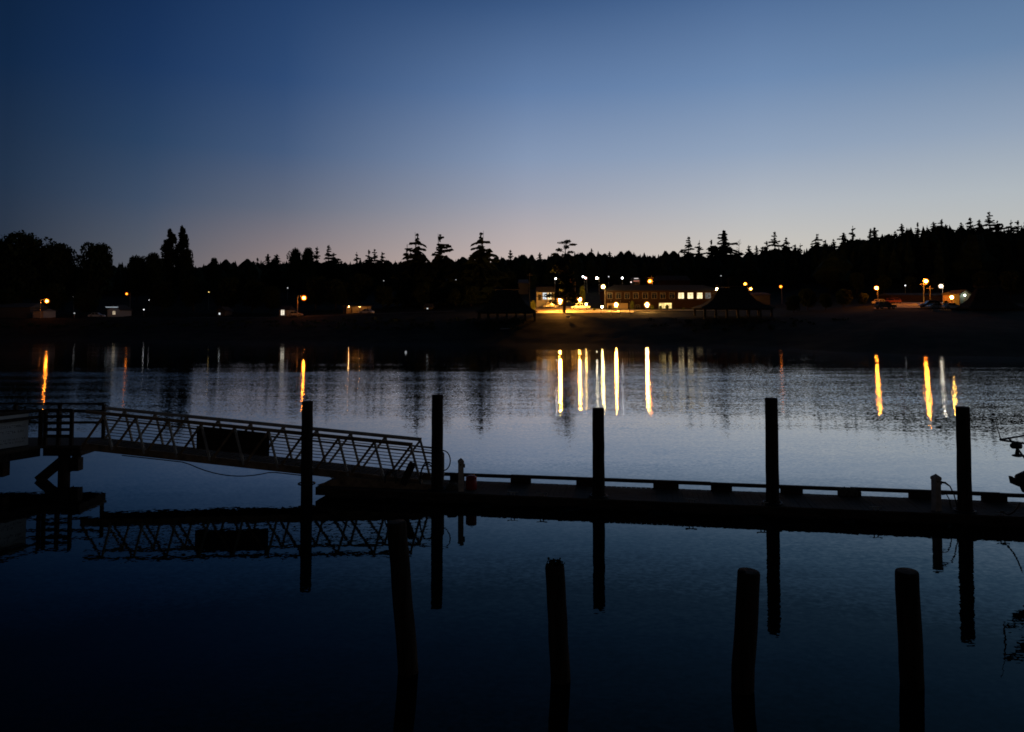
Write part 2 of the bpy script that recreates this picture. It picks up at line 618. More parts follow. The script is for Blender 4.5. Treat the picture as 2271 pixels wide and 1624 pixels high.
# ------------------------------------------------------------------ floating dock
P1, P2 = on(1065, 1096, 0.33), on(2271, 1150, 0.33)
P2 = Vector((13.4, 19.48, 0.33))
DV = Vector((P2.x - P1.x, P2.y - P1.y, 0)).normalized()
NV = Vector((-DV.y, DV.x, 0))
RZ = math.atan2(DV.y, DV.x)
O0 = Vector((P1.x, P1.y, 0))


def dock_s(px, v=0.0):
    """distance along the dock where the sight line through column px meets the line v metres behind the near edge"""
    t = ux(px)
    B = O0 + NV * v
    return (t * B.y - B.x) / (DV.x - t * DV.y)


def dk(s, v, z):
    p = O0 + DV * s + NV * v
    return Vector((p.x, p.y, z))


DW, DZ = 1.68, 0.33
S0, S1 = dock_s(703), 19.0
dock = empty('floating_dock', O0, RZ, 'long low timber floating dock with a raised far rail, right of the gangway', 'dock')
m_ = MB()
n_pl = int((S1 - S0) / 0.148)
for i in range(n_pl):
    s = S0 + 0.074 + i * 0.148
    m_.box((s, DW / 2, DZ - 0.02 + R.uniform(-0.003, 0.003)), (0.14, DW, 0.04))
m_.build('deck', M_DECK, dock)
m_ = MB()
m_.box(((S0 + S1) / 2, 0.06, 0.19), (S1 - S0, 0.09, 0.2))
m_.box(((S0 + S1) / 2, DW - 0.06, 0.19), (S1 - S0, 0.09, 0.2))
m_.box((S0 + 0.05, DW / 2, 0.19), (0.09, DW - 0.25, 0.2))
m_.build('skirt_beam', M_BEAM, dock)
MB().box(((S0 + S1) / 2, DW / 2, 0.245), (S1 - S0 - 0.2, DW - 0.24, 0.08)).build('underdeck', M_BLACK, dock)
m_ = MB()
k = S0 + 1.2
while k < S1:
    m_.box((k, DW / 2, -0.02), (1.9, DW - 0.3, 0.3))
    k += 2.6
m_.build('float', M_BLACK, dock)
# far bull rail on blocks
m_ = MB()
VR = DW - 0.09
a, c_ = dock_s(962, VR), S1
jo = [a, dock_s(1133, VR), dock_s(1573, VR), dock_s(1880, VR), dock_s(2210, VR), c_]
for i in range(len(jo) - 1):
    zz = 0.525 + (0.012 if i % 2 else 0.0)
    m_.box(((jo[i] + jo[i + 1]) / 2, VR, zz), (jo[i + 1] - jo[i] - 0.01, 0.15, 0.085))
m_.build('bull_rail', M_BEAM, dock)
for x0, x1 in ((1000, 1030), (1133, 1177), (1277, 1315), (1446, 1502), (1573, 1619), (1726, 1774), (1852, 1902), (2008, 2060), (2168, 2222)):
    a, c_ = dock_s(x0, VR), dock_s(x1, VR)
    MB().box(((a + c_) / 2, VR, 0.405), (c_ - a, 0.14, 0.15)).build('rail_block', M_BEAM, dock)
CL = [1137, 1201, 1529, 1686, 1935, 2213]
for px in CL:
    s = dock_s(px, 0.05)
    cb = MB()
    cb.tube([(s - 0.16, 0.07, DZ + 0.085), (s - 0.1, 0.07, DZ + 0.075), (s + 0.1, 0.07, DZ + 0.075), (s + 0.16, 0.07, DZ + 0.085)], 0.014, 6)
    cb.tube([(s - 0.05, 0.07, DZ), (s - 0.045, 0.07, DZ + 0.075)], 0.016, 6)
    cb.tube([(s + 0.05, 0.07, DZ), (s + 0.045, 0.07, DZ + 0.075)], 0.016, 6)
    cb.build('cleat', M_GALV, dock)
PILEV = 0.30
PIL = [(684, 890), (971, 876), (1326, 905), (1708, 883), (2130, 903)]
for px, _ in PIL:
    s = dock_s(px, PILEV)
    hb = MB()
    ring = [(s + 0.25 * math.cos(t), PILEV + 0.25 * math.sin(t), DZ + 0.03) for t in [math.pi * 2 * k / 14 for k in range(15)]]
    hb.tube(ring, 0.025, 6)
    hb.build('pile_hoop', M_BLACK, dock)


# ------------------------------------------------------------------ piles
def pile(base, top, r0, r1, label, seed, flat=0.0, group=None):
    rr = random.Random(seed)
    base, top = Vector(base), Vector(top)
    root = empty('mooring_pile', (base.x, base.y, 0), 0, label, 'pile', group)
    d = top - Vector((base.x, base.y, 0))
    lo = d * (-2.2 / d.z)
    pts, rad = [], []
    N = 14
    for i in range(N + 1):
        t = i / N
        q = lo.lerp(d, t)
        w = 0.006
        pts.append(q + Vector((rr.uniform(-w, w), rr.uniform(-w, w), 0)))
        rad.append((r0 * (1 - t) + r1 * t) * rr.uniform(0.988, 1.012))
    # worn, rounded head
    pts[-1] = d - d.normalized() * 0.05
    rad[-1] = r1
    pts.append(d - d.normalized() * 0.015 + Vector((0, 0, 0)))
    rad.append(r1 * 0.985)
    pts.append(d)
    rad.append(r1 * 0.94)
    MB().tube(pts, rad, 18).build('shaft', M_PILE, root, True)
    cb = MB()
    cb.lathe([(r1 * 0.9, 0.0), (r1 * 0.8, 0.004), (r1 * 0.1, 0.006)], 14, d + Vector((0, 0, -0.002)))
    cb.build('end_grain', M_BEAM, root)
    return root


PLAB = ['dark round pile at the dock\'s left end, in front of the gangway truss',
        'tall dark pile at the foot of the gangway with a hose loop behind it',
        'dark pile on the dock between the tan pedestal and the middle, flat worn top',
        'tall dark pile with a slanted top standing between the middle and rightmost dock piles',
        'dark flat-topped pile beside the cabled pedestal at the dock\'s right']
for i, (px, py) in enumerate(PIL):
    s = dock_s(px, PILEV)
    bpt = dk(s, PILEV, 0)
    tp = at(px, py, bpt.y)
    pile(bpt, Vector((bpt.x, bpt.y, tp.z)), 0.185, 0.170, PLAB[i], 20 + i)
# nearer piles, standing free in the water and leaning
NEARP = [(879, 1158, 906, 1490, 44, 'near free-standing pile leaning left at its top, leftmost of the four near piles'),
         (1230, 1254, 1243, 1508, 43, 'near free-standing pile with a ragged tuft of weeds on its head'),
         (1661, 1267, 1646, 1529, 49, 'near free-standing pile leaning right at its top'),
         (2011, 1267, 2023, 1520, 49, 'near free-standing pile nearest the right edge of the water')]
for i, (tx, ty, bx, by, wpx, lab) in enumerate(NEARP):
    bpt = on(bx, by, 0)
    tp = at(tx, ty, bpt.y - 0.05)
    r = wpx * bpt.y / F / 2
    pile(bpt, tp, r * 1.02, r * 0.98, lab, 40 + i, 0.02)
    if i == 1:
        wbm = MB()
        rr = random.Random(5)
        for k in range(46):
            a = rr.uniform(0, 6.28)
            q = rr.uniform(0, r * 0.95)
            p = tp + Vector((q * math.cos(a), q * math.sin(a), -0.02))
            h = rr.uniform(0.03, 0.10) * (1.6 if k < 3 else 1)
            e = p + Vector((rr.uniform(-0.06, 0.06), rr.uniform(-0.05, 0.05), h))
            wbm.tube([p, (p + e) / 2 + Vector((rr.uniform(-0.01, 0.01), 0, 0.01)), e], [0.01, 0.008, 0.003], 4)
            wbm.sphere(e, rr.uniform(0.008, 0.022), 5, 4)
        tag(wbm.build('weed_tuft', M_LEAF), 'small ragged weeds growing on the head of the second near pile', 'plant')

# ------------------------------------------------------------------ gangway: two Warren trusses with a plank walk between
GV0, GV1 = 0.42, 1.36
gs0, gs1 = dock_s(190, GV0), dock_s(938, GV0)
zb0, zb1 = 1.14, 0.36          # underside at the two ends


def gbot(s):
    return zb0 + (zb1 - zb0) * (s - gs0) / (gs1 - gs0)


TH = 1.25
gang = empty('gangway', O0, RZ, 'sloping truss gangway with X-patterned sides from the left pier down to the dock', 'gangway')
for nm, v, mt in (('near', GV0, M_RUST), ('far', GV1, M_GALV)):
    e0, e1 = (gs0 + 0.1, gs1 - 0.30 * (gs1 - gs0) / 10 + 0.03)
    m_ = MB()
    m_.bar((e0, v, gbot(e0) + TH), (e1, v, gbot(e1) + TH), 0.09, 0.10)
    m_.build('top_chord', mt, gang)
    m_ = MB()
    m_.bar((gs0, v, gbot(gs0) + 0.11), (gs1, v, gbot(gs1) + 0.11), 0.10, 0.22)
    m_.build('bottom_beam', M_RUST, gang)
    n = 10
    L = (gs1 - gs0) / n
    off = -0.05 if nm == 'near' else 0.0
    for i in range(n):
        a = gs0 + i * L
        mid = a + L * 0.70
        p_top = (mid, v + off, gbot(mid) + TH - 0.03)
        MB().bar((a + 0.02, v + off, gbot(a) + 0.12), p_top, 0.05, 0.065).build('diagonal', M_GALV if nm == 'far' else M_RUST, gang)
        MB().bar(p_top, (a + L - 0.02, v + off, gbot(a + L) + 0.10), 0.05, 0.065).build('diagonal', M_GALV, gang)
m_ = MB()
n = int((gs1 - gs0) / 0.2)
for i in range(n):
    s = gs0 + 0.1 + i * 0.2
    m_.box((s, (GV0 + GV1) / 2, gbot(s) + 0.2), (0.17, GV1 - GV0 - 0.16, 0.035))
m_.build('walk_planks', M_DECK, gang)
for k in range(8):
    h = 0.36 + k * 0.1
    m_ = MB()
    a, c_ = gs0 + 0.15, gs1 + 0.12
    m_.tube([(a, GV1 - 0.09, gbot(a) + h), (c_, GV1 - 0.09, gbot(c_) + h)], 0.014, 5)
    m_.build('guard_bar', M_GALV, gang)
m_ = MB()
for v in (GV0 + 0.1, GV1 - 0.12):
    a, c_ = gs0, gs1 + 0.35
    m_.tube([(a, v, gbot(a) + 1.05), (c_, v, gbot(c_) + 1.04), (c_ + 0.1, v, gbot(c_) + 0.9), (c_ + 0.1, v, gbot(c_) + 0.18)], 0.022, 6)
m_.build('handrail', M_GALV, gang)
# notice boards hung inside the near truss
a, c_ = dock_s(441, GV0 + 0.08), dock_s(601, GV0 + 0.08)
pb = MB()
t_ = 0.02
pb.add([(a, GV0 + 0.06, gbot(a) + 0.42), (c_, GV0 + 0.06, gbot(c_) + 0.42), (c_, GV0 + 0.06, gbot(c_) + 1.14), (a, GV0 + 0.06, gbot(a) + 1.14),
        (a, GV0 + 0.06 + t_, gbot(a) + 0.42), (c_, GV0 + 0.06 + t_, gbot(c_) + 0.42), (c_, GV0 + 0.06 + t_, gbot(c_) + 1.14), (a, GV0 + 0.06 + t_, gbot(a) + 1.14)],
       [(0, 1, 2, 3), (7, 6, 5, 4), (0, 4, 5, 1), (1, 5, 6, 2), (2, 6, 7, 3), (3, 7, 4, 0)])
bo = pb.build('banner_board', M_BEAM)
bo.location = O0
bo.rotation_euler = (0, 0, RZ)
tag(bo, 'dark rectangular board fixed inside the gangway\'s near truss, halfway up', 'board')
# cable slung beneath the gangway
cp = []
for i in range(25):
    t = i / 24
    s = dock_s(280, GV0) + (dock_s(690, GV0) - dock_s(280, GV0)) * t
    sag = 0.03
    x = 280 + 410 * t
    if 425 < x < 610:
        q = (x - 425) / 185
        sag += 0.26 * 4 * q * (1 - q)
    cp.append((s, GV0 - 0.07, gbot(s) - sag))
cb = MB().tube(cp, 0.016, 6).build('power_cable', M_RUBBER)
cb.location = O0; cb.rotation_euler = (0, 0, RZ)
tag(cb, 'black cable slung in a sagging loop under the gangway', 'cable')

# landing apron under the gangway's foot
ap = empty('landing_float', dk(0, 0, 0), RZ, 'rusty brown raised landing float under the gangway\'s lower end', 'float')
sa, sb_, sc_ = dock_s(708, 0.3), dock_s(766, 0.3), dock_s(962, 0.3)
m_ = MB().prism([(sa, DZ + 0.005), (sb_, DZ + 0.30), (sc_, DZ + 0.16), (sc_, DZ + 0.005)], 0.22, 0.34)
m_.build('side_curb', M_RUST, ap)
m_ = MB().prism([(sa, DZ + 0.005), (sb_, DZ + 0.30), (sc_, DZ + 0.16), (sc_, DZ + 0.005)], 1.46, 1.56)
m_.build('side_curb', M_RUST, ap)
m_ = MB().box(((sb_ + sc_) / 2, 0.9, DZ + 0.045), (sc_ - sb_, 1.1, 0.06))
m_.build('landing_plate', M_RUST, ap)
# props by the gangway's foot
m_ = MB()
s = dock_s(748, 0.12)
for q, rr_ in ((-0.12, 0.02), (0.16, 0.02)):
    m_.tube([(s + q - 0.35, 0.1, DZ + 0.48), (s + q, 0.1, DZ + 0.30 + q * 0.2), (s + q + 0.3, 0.12, DZ + 0.5)], rr_, 5)
o = m_.build('mooring_chain', M_RUST); o.location = O0; o.rotation_euler = (0, 0, RZ)
tag(o, 'rusty chain hanging below the gangway by the leftmost dock pile', 'chain')
# hoses arched beside the gangway foot
for (px, w, h, lab) in ((950, 0.46, 0.62, 'tall black hose bent in an arch beside the gangway foot'), (868, 0.34, 0.34, 'low black hose bent in an arch behind a gangway diagonal')):
    s = dock_s(px, 0.2)
    m_ = MB()
    for q in (0.0, 0.05):
        pts = []
        for i in range(15):
            t = math.pi * i / 14
            pts.append((s - math.cos(t) * (w / 2 + q * 0.6), 0.20 + q, DZ + 0.16 + math.sin(t) ** 0.8 * (h + q)))
        m_.tube(pts, 0.017, 6)
    o = m_.build('water_hose', M_RUBBER); o.location = O0; o.rotation_euler = (0, 0, RZ)
    tag(o, lab, 'hose')
s = dock_s(905, 0.2)
lb = MB().box((s, 0.24, DZ + 0.44), (0.2, 0.16, 0.66), Matrix.Rotation(0.42, 3, 'Y')).box((s + 0.12, 0.24, DZ + 0.74), (0.16, 0.17, 0.1), Matrix.Rotation(0.42, 3, 'Y'))
o = lb.build('hose_box', M_BEAM); o.location = O0; o.rotation_euler = (0, 0, RZ)
tag(o, 'dark slanted box standing among the hoses at the gangway foot', 'box')
# hose loop on the pile at the gangway foot
s = dock_s(971, PILEV)
pts = [(s + 0.12 + 0.22 * math.cos(t), PILEV + 0.24, 1.16 + 0.3 * math.sin(t)) for t in [2 * math.pi * k / 20 for k in range(21)]]
o = MB().tube(pts, 0.018, 6, False).build('hose_loop', M_RUBBER); o.location = O0; o.rotation_euler = (0, 0, RZ)
tag(o, 'loop of black hose hung behind the pile at the gangway foot', 'hose')


# ------------------------------------------------------------------ dock pedestals
def pedestal(px, v, h, w, label):
    s = dock_s(px, v)
    root = empty('dock_pedestal', dk(s, v, DZ), RZ + 0.35, label, 'pedestal')
    MB().box((0, 0, h * 0.42), (w, w, h * 0.84), None, 0.97).build('post', M_TAN, root)
    MB().box((0, 0, h * 0.875), (w * 1.12, w * 1.12, h * 0.07)).add(
        [(-w * .56, -w * .56, h * .91), (w * .56, -w * .56, h * .91), (w * .56, w * .56, h * .91), (-w * .56, w * .56, h * .91), (0, 0, h)],
        [(0, 1, 4), (1, 2, 4), (2, 3, 4), (3, 0, 4), (3, 2, 1, 0)]).build('cap', M_TAN, root)
    MB().box((w * 0.62, -0.01, h * 0.76), (w * 0.3, w * 0.6, h * 0.1)).build('socket_box', M_BLACK, root)
    MB().tube([(-0.02, -w * 0.52, h * 0.8), (-0.02, -w * 0.56, h * 0.8)], 0.02, 8).build('meter_face', M_BLACK, root)
    return root


pedestal(1023, 0.28, 0.98, 0.155, 'tan wooden service pedestal with a pointed cap beside the red container')
pedestal(2068, 0.28, 0.98, 0.17, 'dim service pedestal with a thick plug and cable, left of the rightmost dock pile')
s = dock_s(2068, 0.28)
pts = [dk(s + 0.1, 0.26, DZ + 0.76), dk(s + 0.22, 0.26, DZ + 0.75), dk(s + 0.34, 0.27, DZ + 0.66), dk(s + 0.44, 0.3, DZ + 0.46), dk(s + 0.52, 0.36, DZ + 0.2), dk(s + 0.6, 0.5, DZ + 0.02)]
cb = MB().tube(pts, [0.03, 0.03, 0.018, 0.016, 0.016, 0.016], 7)
tag(cb.build('shore_power_cord', M_RUBBER), 'black cord drooping from the plug of the right-hand dock pedestal', 'cord')
pts = [dk(s + 0.14, 0.3, DZ + 0.42), dk(s + 0.26, 0.3, DZ + 0.44), dk(s + 0.34, 0.34, DZ + 0.3), dk(s + 0.42, 0.42, DZ + 0.02)]
tag(MB().tube(pts, 0.014, 6).build('water_hose', M_RUBBER), 'short thin hose curling down beside the cabled pedestal', 'hose')
s = dock_s(1046, 0.55)
rd = empty('red_container', dk(s, 0.55, DZ), RZ, 'small red round-topped container beside the tan pedestal on the dock', 'container')
MB().lathe([(0.15, 0.0), (0.165, 0.03), (0.165, 0.3), (0.15, 0.32)], 16).build('body', M_RED, rd, True)
MB().lathe([(0.17, 0.325), (0.16, 0.37), (0.10, 0.41), (0.02, 0.42)], 16).build('lid', M_RED, rd, True)
# hose pile and gear just left of the tan pedestal
s = dock_s(1004, 0.5)
m_ = MB()
for k in range(5):
    rr_ = 0.2 - 0.018 * k
    m_.tube([(rr_ * math.cos(t), rr_ * math.sin(t), 0.02 + 0.035 * k) for t in [2 * math.pi * i / 18 for i in range(19)]], 0.018, 6, False)
o = m_.build('hose_coil', M_ROPE); o.location = dk(s, 0.5, DZ)
tag(o, 'coiled grey line lying on the dock left of the tan pedestal', 'rope')
# ragged bundle on the rail
s = dock_s(1877, VR)
m_ = MB()
rr = random.Random(9)
for k in range(9):
    a = rr.uniform(-0.36, 0.3)
    m_.tube([(s + a, VR - 0.08, 0.58 + rr.uniform(-.02, .02)), (s + a + 0.08, VR - 0.1, 0.47), (s + a + rr.uniform(-.05, .12), VR - 0.11, 0.36)], rr.uniform(0.03, 0.05), 6)
o = m_.build('fender_bundle', M_ROPE); o.location = O0; o.rotation_euler = (0, 0, RZ)
tag(o, 'ragged bundle of old rope thrown over the dock rail', 'rope')

# ------------------------------------------------------------------ left pier with its sign
PZ, PB = 1.16, 0.80
A0, A1 = on(0, 1027, PB), on(92, 1012, PB)
A2 = Vector((dk(dock_s(190, 1.1), 1.1, 0).x, A1.y - 0.02, PB))
wd = (A1 - A0).normalized()
Am = A0 - wd * 4.5
pier = empty('pier', (A1.x, A1.y, 0), 0, 'dark timber pier with railings at the left edge, where the gangway starts', 'pier')


def pl(p, z=None):
    q = Vector(p) - Vector((A1.x, A1.y, 0))
    if z is not None:
        q.z = z
    return q


BY = 27.0
poly = [pl(Am), pl(A1), pl(A2), pl((A2.x, BY, 0)), pl((-21.5, BY, 0)), pl((-21.5, Am.y, 0))]
MB().slab([(p.x, p.y) for p in poly], PB + 0.26, PZ).build('deck', M_DECK, pier)
m_ = MB()
for p, q in ((poly[0], poly[1]), (poly[1], poly[2]), (poly[2], poly[3]), (poly[3], poly[4])):
    a, c_ = Vector(p), Vector(q)
    d = (c_ - a).normalized()
    n_ = Vector((-d.y, d.x, 0)) * 0.12
    a, c_ = a + n_ + d * 0.02, c_ + n_ - d * 0.02
    a.z = c_.z = PB + 0.125
    m_.bar(a, c_, 0.16, 0.25)
m_.build('edge_beam', M_BEAM, pier)
# railings
rl = MB()


def rail_run(p, q, hs, n, top=True):
    p, q = Vector(p), Vector(q)
    for k in range(n + 1):
        r_ = p.lerp(q, k / n)
        MB().box((r_.x, r_.y, PZ + 0.6), (0.1, 0.1, 1.2)).build('rail_post', M_BEAM, pier)
    m2 = MB()
    for h, w in hs:
        a, c_ = p.copy(), q.copy()
        a.z = c_.z = PZ + h
        m2.bar(a, c_, 0.05, w)
    m2.build('rail_boards', M_BEAM, pier)


boards = [(0.3, 0.1), (0.52, 0.1), (0.74, 0.1), (0.96, 0.1), (1.2, 0.06)]
inn = Vector((0.08, 0.1, 0))
rail_run(pl((A2.x - 0.1, BY - 0.12, 0)), pl((-21.0, BY - 0.12, 0)), [(0.96, 0.1), (1.22, 0.07), (0.55, 0.08)], 4)
nn = Vector((wd.y, -wd.x, 0)) * -0.09
rail_run(pl(Am) + nn, pl(A1) + nn, [(0.96, 0.1), (1.2, 0.06)], 3)
rail_run(pl(A1) + Vector((0.05, 0.1, 0)), pl(A1).lerp(pl(A2), 0.72) + Vector((0, 0.1, 0)), boards, 2)
# piles and braces below
px_ = (150 - W / 2) / F
p1 = Vector((px_ * 25.35, 25.35, 0))
MB().tube([pl(p1, -2.2), pl(p1, PB + 0.02)], 0.185, 14).build('pier_pile', M_PILE, pier, True)
MB().bar(pl(p1, PB - 0.1), pl((ux(94) * 25.35, 25.35, 0), -0.02), 0.16, 0.30).build('brace', M_BEAM, pier)
MB().box(pl((p1.x + 0.3, 25.5, 0), 0.5), (0.34, 0.3, 0.42)).bar(pl((p1.x + 0.1, 25.5, 0), 0.3), pl((p1.x + 0.35, 25.5, 0), PB), 0.2, 0.2).build('brace', M_BEAM, pier)
for X, Y in ((-19.4, 26.4), (-18.4, 22.2)):
    MB().tube([pl((X, Y, 0), -2.2), pl((X, Y, 0), PB + 0.25)], 0.17, 12).build('pier_pile', M_PILE, pier, True)
MB().box(pl((ux(6) * 24.4, 24.4, 0), 0.58), (0.5, 0.34, 0.5)).build('cap_beam', M_BEAM, pier)
# the white notice board with lines of lettering, facing the water
c0 = on(62, 990, 1.2)
sg_a = at(62, 955, 25.2)
ang = math.atan2(wd.y, wd.x)
sg = empty('notice_board', (sg_a.x, sg_a.y, 1.2), ang, 'pale notice board with lines of dark lettering on the pier railing at the left edge', 'sign')
SWD, SHT = 1.9, 1.06
MB().box((-SWD / 2, 0, SHT / 2), (SWD, 0.04, SHT)).build('panel', M_SIGN, sg)
for zf in (SHT + 0.02, -0.03):
    MB().box((-SWD / 2, 0.03, zf), (SWD + 0.08, 0.1, 0.05)).build('frame_rail', M_BEAM, sg)
rr = random.Random(17)
m_ = MB()
for row, (z, h, g) in enumerate(((0.86, 0.045, 0.0), (0.68, 0.075, 0.1), (0.50, 0.075, 0.0), (0.25, 0.05, 0.0), (0.15, 0.05, 0.15))):
    x = -SWD + 0.15 + g
    while x < -0.12:
        ww = h * rr.uniform(0.45, 0.75)
        for q in range(rr.choice((1, 2, 2))):        # illegible strokes, as in the photograph
            if rr.random() < 0.5:
                m_.box((x + ww * (0.15 + 0.7 * q), -0.0235, z), (h * 0.16, 0.004, h * rr.uniform(0.7, 1)))
            else:
                m_.box((x + ww / 2, -0.0235, z + h * (0.4 - 0.8 * q)), (ww, 0.004, h * 0.16))
        x += ww + h * (0.3 if rr.random() < 0.8 else 1.0)
m_.build('lettering', M_INK, sg)

# ------------------------------------------------------------------ fishing boat moored just beyond the right edge; its gantry and outboard reach into view
BYY = 18.0
bt = empty('fishing_boat', (ux(2290) * BYY, BYY, 0), 0, 'moored work boat at the right edge showing its pipe gantry, antenna, floodlights and tilted outboard', 'boat')
b0 = Vector((ux(2290) * BYY, BYY, 0))


def bp_(x, y, dy=0.0):
    q = at(x, y, BYY + dy)
    return q - b0


hb = MB()
for t, (x0, hw, zb, zt) in enumerate(((0.45, 0.9, -0.2, 0.75), (2.6, 1.1, -0.25, 0.78), (4.6, 0.9, -0.2, 0.95), (6.2, 0.08, 0.3, 1.15))):
    hb.v += [(x0, -hw, zt), (x0, -hw * 0.8, zb), (x0, hw * 0.8, zb), (x0, hw, zt)]
for t in range(3):
    for k in range(4):
        k2 = (k + 1) % 4
        hb.f.append((t * 4 + k, t * 4 + k2, t * 4 + 4 + k2, t * 4 + 4 + k))
hb.f += [(3, 2, 1, 0), (12, 13, 14, 15)]
hb.build('hull', M_HULL, bt)
MB().box((3.2, 0, 1.45), (1.7, 1.5, 1.35), None, 0.9).build('cabin', M_HULL, bt)
MB().tube([bp_(2207, 928), bp_(2211, 945), bp_(2219, 974)], [0.006, 0.008, 0.012], 5).build('antenna', M_BLACK, bt)
gm = MB()
for dy in (0.0, 1.3):
    gm.tube([bp_(2218, 975, dy), bp_(2275, 966, dy), bp_(2330, 958, dy)], 0.022, 6)
    gm.tube([bp_(2218, 976, dy), bp_(2330, 992, dy)], 0.026, 6)
    gm.tube([bp_(2237, 972, dy), bp_(2253, 990, dy), bp_(2290, 1040, dy), bp_(2300, 1100, dy)], 0.022, 6)
    gm.tube([bp_(2330, 958, dy), bp_(2330, 1100, dy)], 0.022, 6)
gm.tube([bp_(2218, 975, 0), bp_(2218, 975, 1.3)], 0.02, 6)
gm.tube([bp_(2253, 1006), bp_(2275, 1012)], 0.022, 6)
gm.build('gantry', M_ALU, bt)
for (x, y) in ((2254, 989), (2256, 1007)):
    p = bp_(x, y)
    if y < 1000:
        MB().tube([p + Vector((-0.1, 0, 0)), p + Vector((0.1, 0, 0))], [0.07, 0.075], 10).sphere(p + Vector((-0.08, 0, 0)), 0.07, 8, 6).build('floodlight', M_BLACK, bt, True)
    else:
        MB().tube([p + Vector((0, 0, 0.16)), p + Vector((0, 0, 0.0))], [0.02, 0.05], 8).lathe([(0.03, 0.0), (0.11, -0.03), (0.12, -0.05), (0.06, -0.07)], 12, p).build('spotlight', M_BLACK, bt, True)
om = MB()
om.add([bp_(2238, 1056) + Vector((0, -.03, 0)), bp_(2243, 1056) + Vector((0, -.03, 0)), bp_(2256, 1066) + Vector((0, -.05, 0)), bp_(2258, 1079) + Vector((0, -.05, 0)), bp_(2242, 1072) + Vector((0, -.04, 0)),
        bp_(2238, 1056) + Vector((0, .03, 0)), bp_(2243, 1056) + Vector((0, .03, 0)), bp_(2256, 1066) + Vector((0, .05, 0)), bp_(2258, 1079) + Vector((0, .05, 0)), bp_(2242, 1072) + Vector((0, .04, 0))],
       [(0, 1, 2, 3, 4), (9, 8, 7, 6, 5), (0, 5, 6, 1), (1, 6, 7, 2), (2, 7, 8, 3), (3, 8, 9, 4), (4, 9, 5, 0)])
om.build('outboard_fin', M_BLACK, bt)
om = MB()
om.tube([bp_(2254, 1073), bp_(2262, 1066), bp_(2276, 1062), bp_(2296, 1068)], [0.06, 0.16, 0.2, 0.17], 10)
om.tube([bp_(2262, 1070), bp_(2272, 1086), bp_(2290, 1092)], [0.05, 0.08, 0.08], 8)
om.build('outboard_motor', M_BLACK, bt, True)
# mooring line from the last cleat to the boat
cs = dk(dock_s(2213, 0.05), 0.07, DZ + 0.09)
e_ = Vector((b0.x + 0.2, BYY + 0.9, 0.85))
pts = [cs.lerp(e_, t) - Vector((0, 0, 0.16 * 4 * t * (1 - t))) for t in [i / 12 for i in range(13)]]
tag(MB().tube(pts, 0.02, 6).sphere(cs, 0.06, 8, 6, 0.6).build('mooring_line', M_ROPE), 'mooring line from the last dock cleat to the boat at right', 'rope')
# small white mooring buoy out on the river
bpt = on(900, 782, 0)
o = MB().sphere((0, 0, 0.08), 0.16, 12, 8).tube([(0, 0, 0.22), (0, 0, 0.3)], 0.02, 6).build('mooring_buoy', glow('buoy glow', (0.9, 0.95, 1.0), 0.25), None, True, bpt)  # whole buoy made to glow so that it shows white
tag(o, 'tiny white buoy floating on the far side of the river', 'buoy')


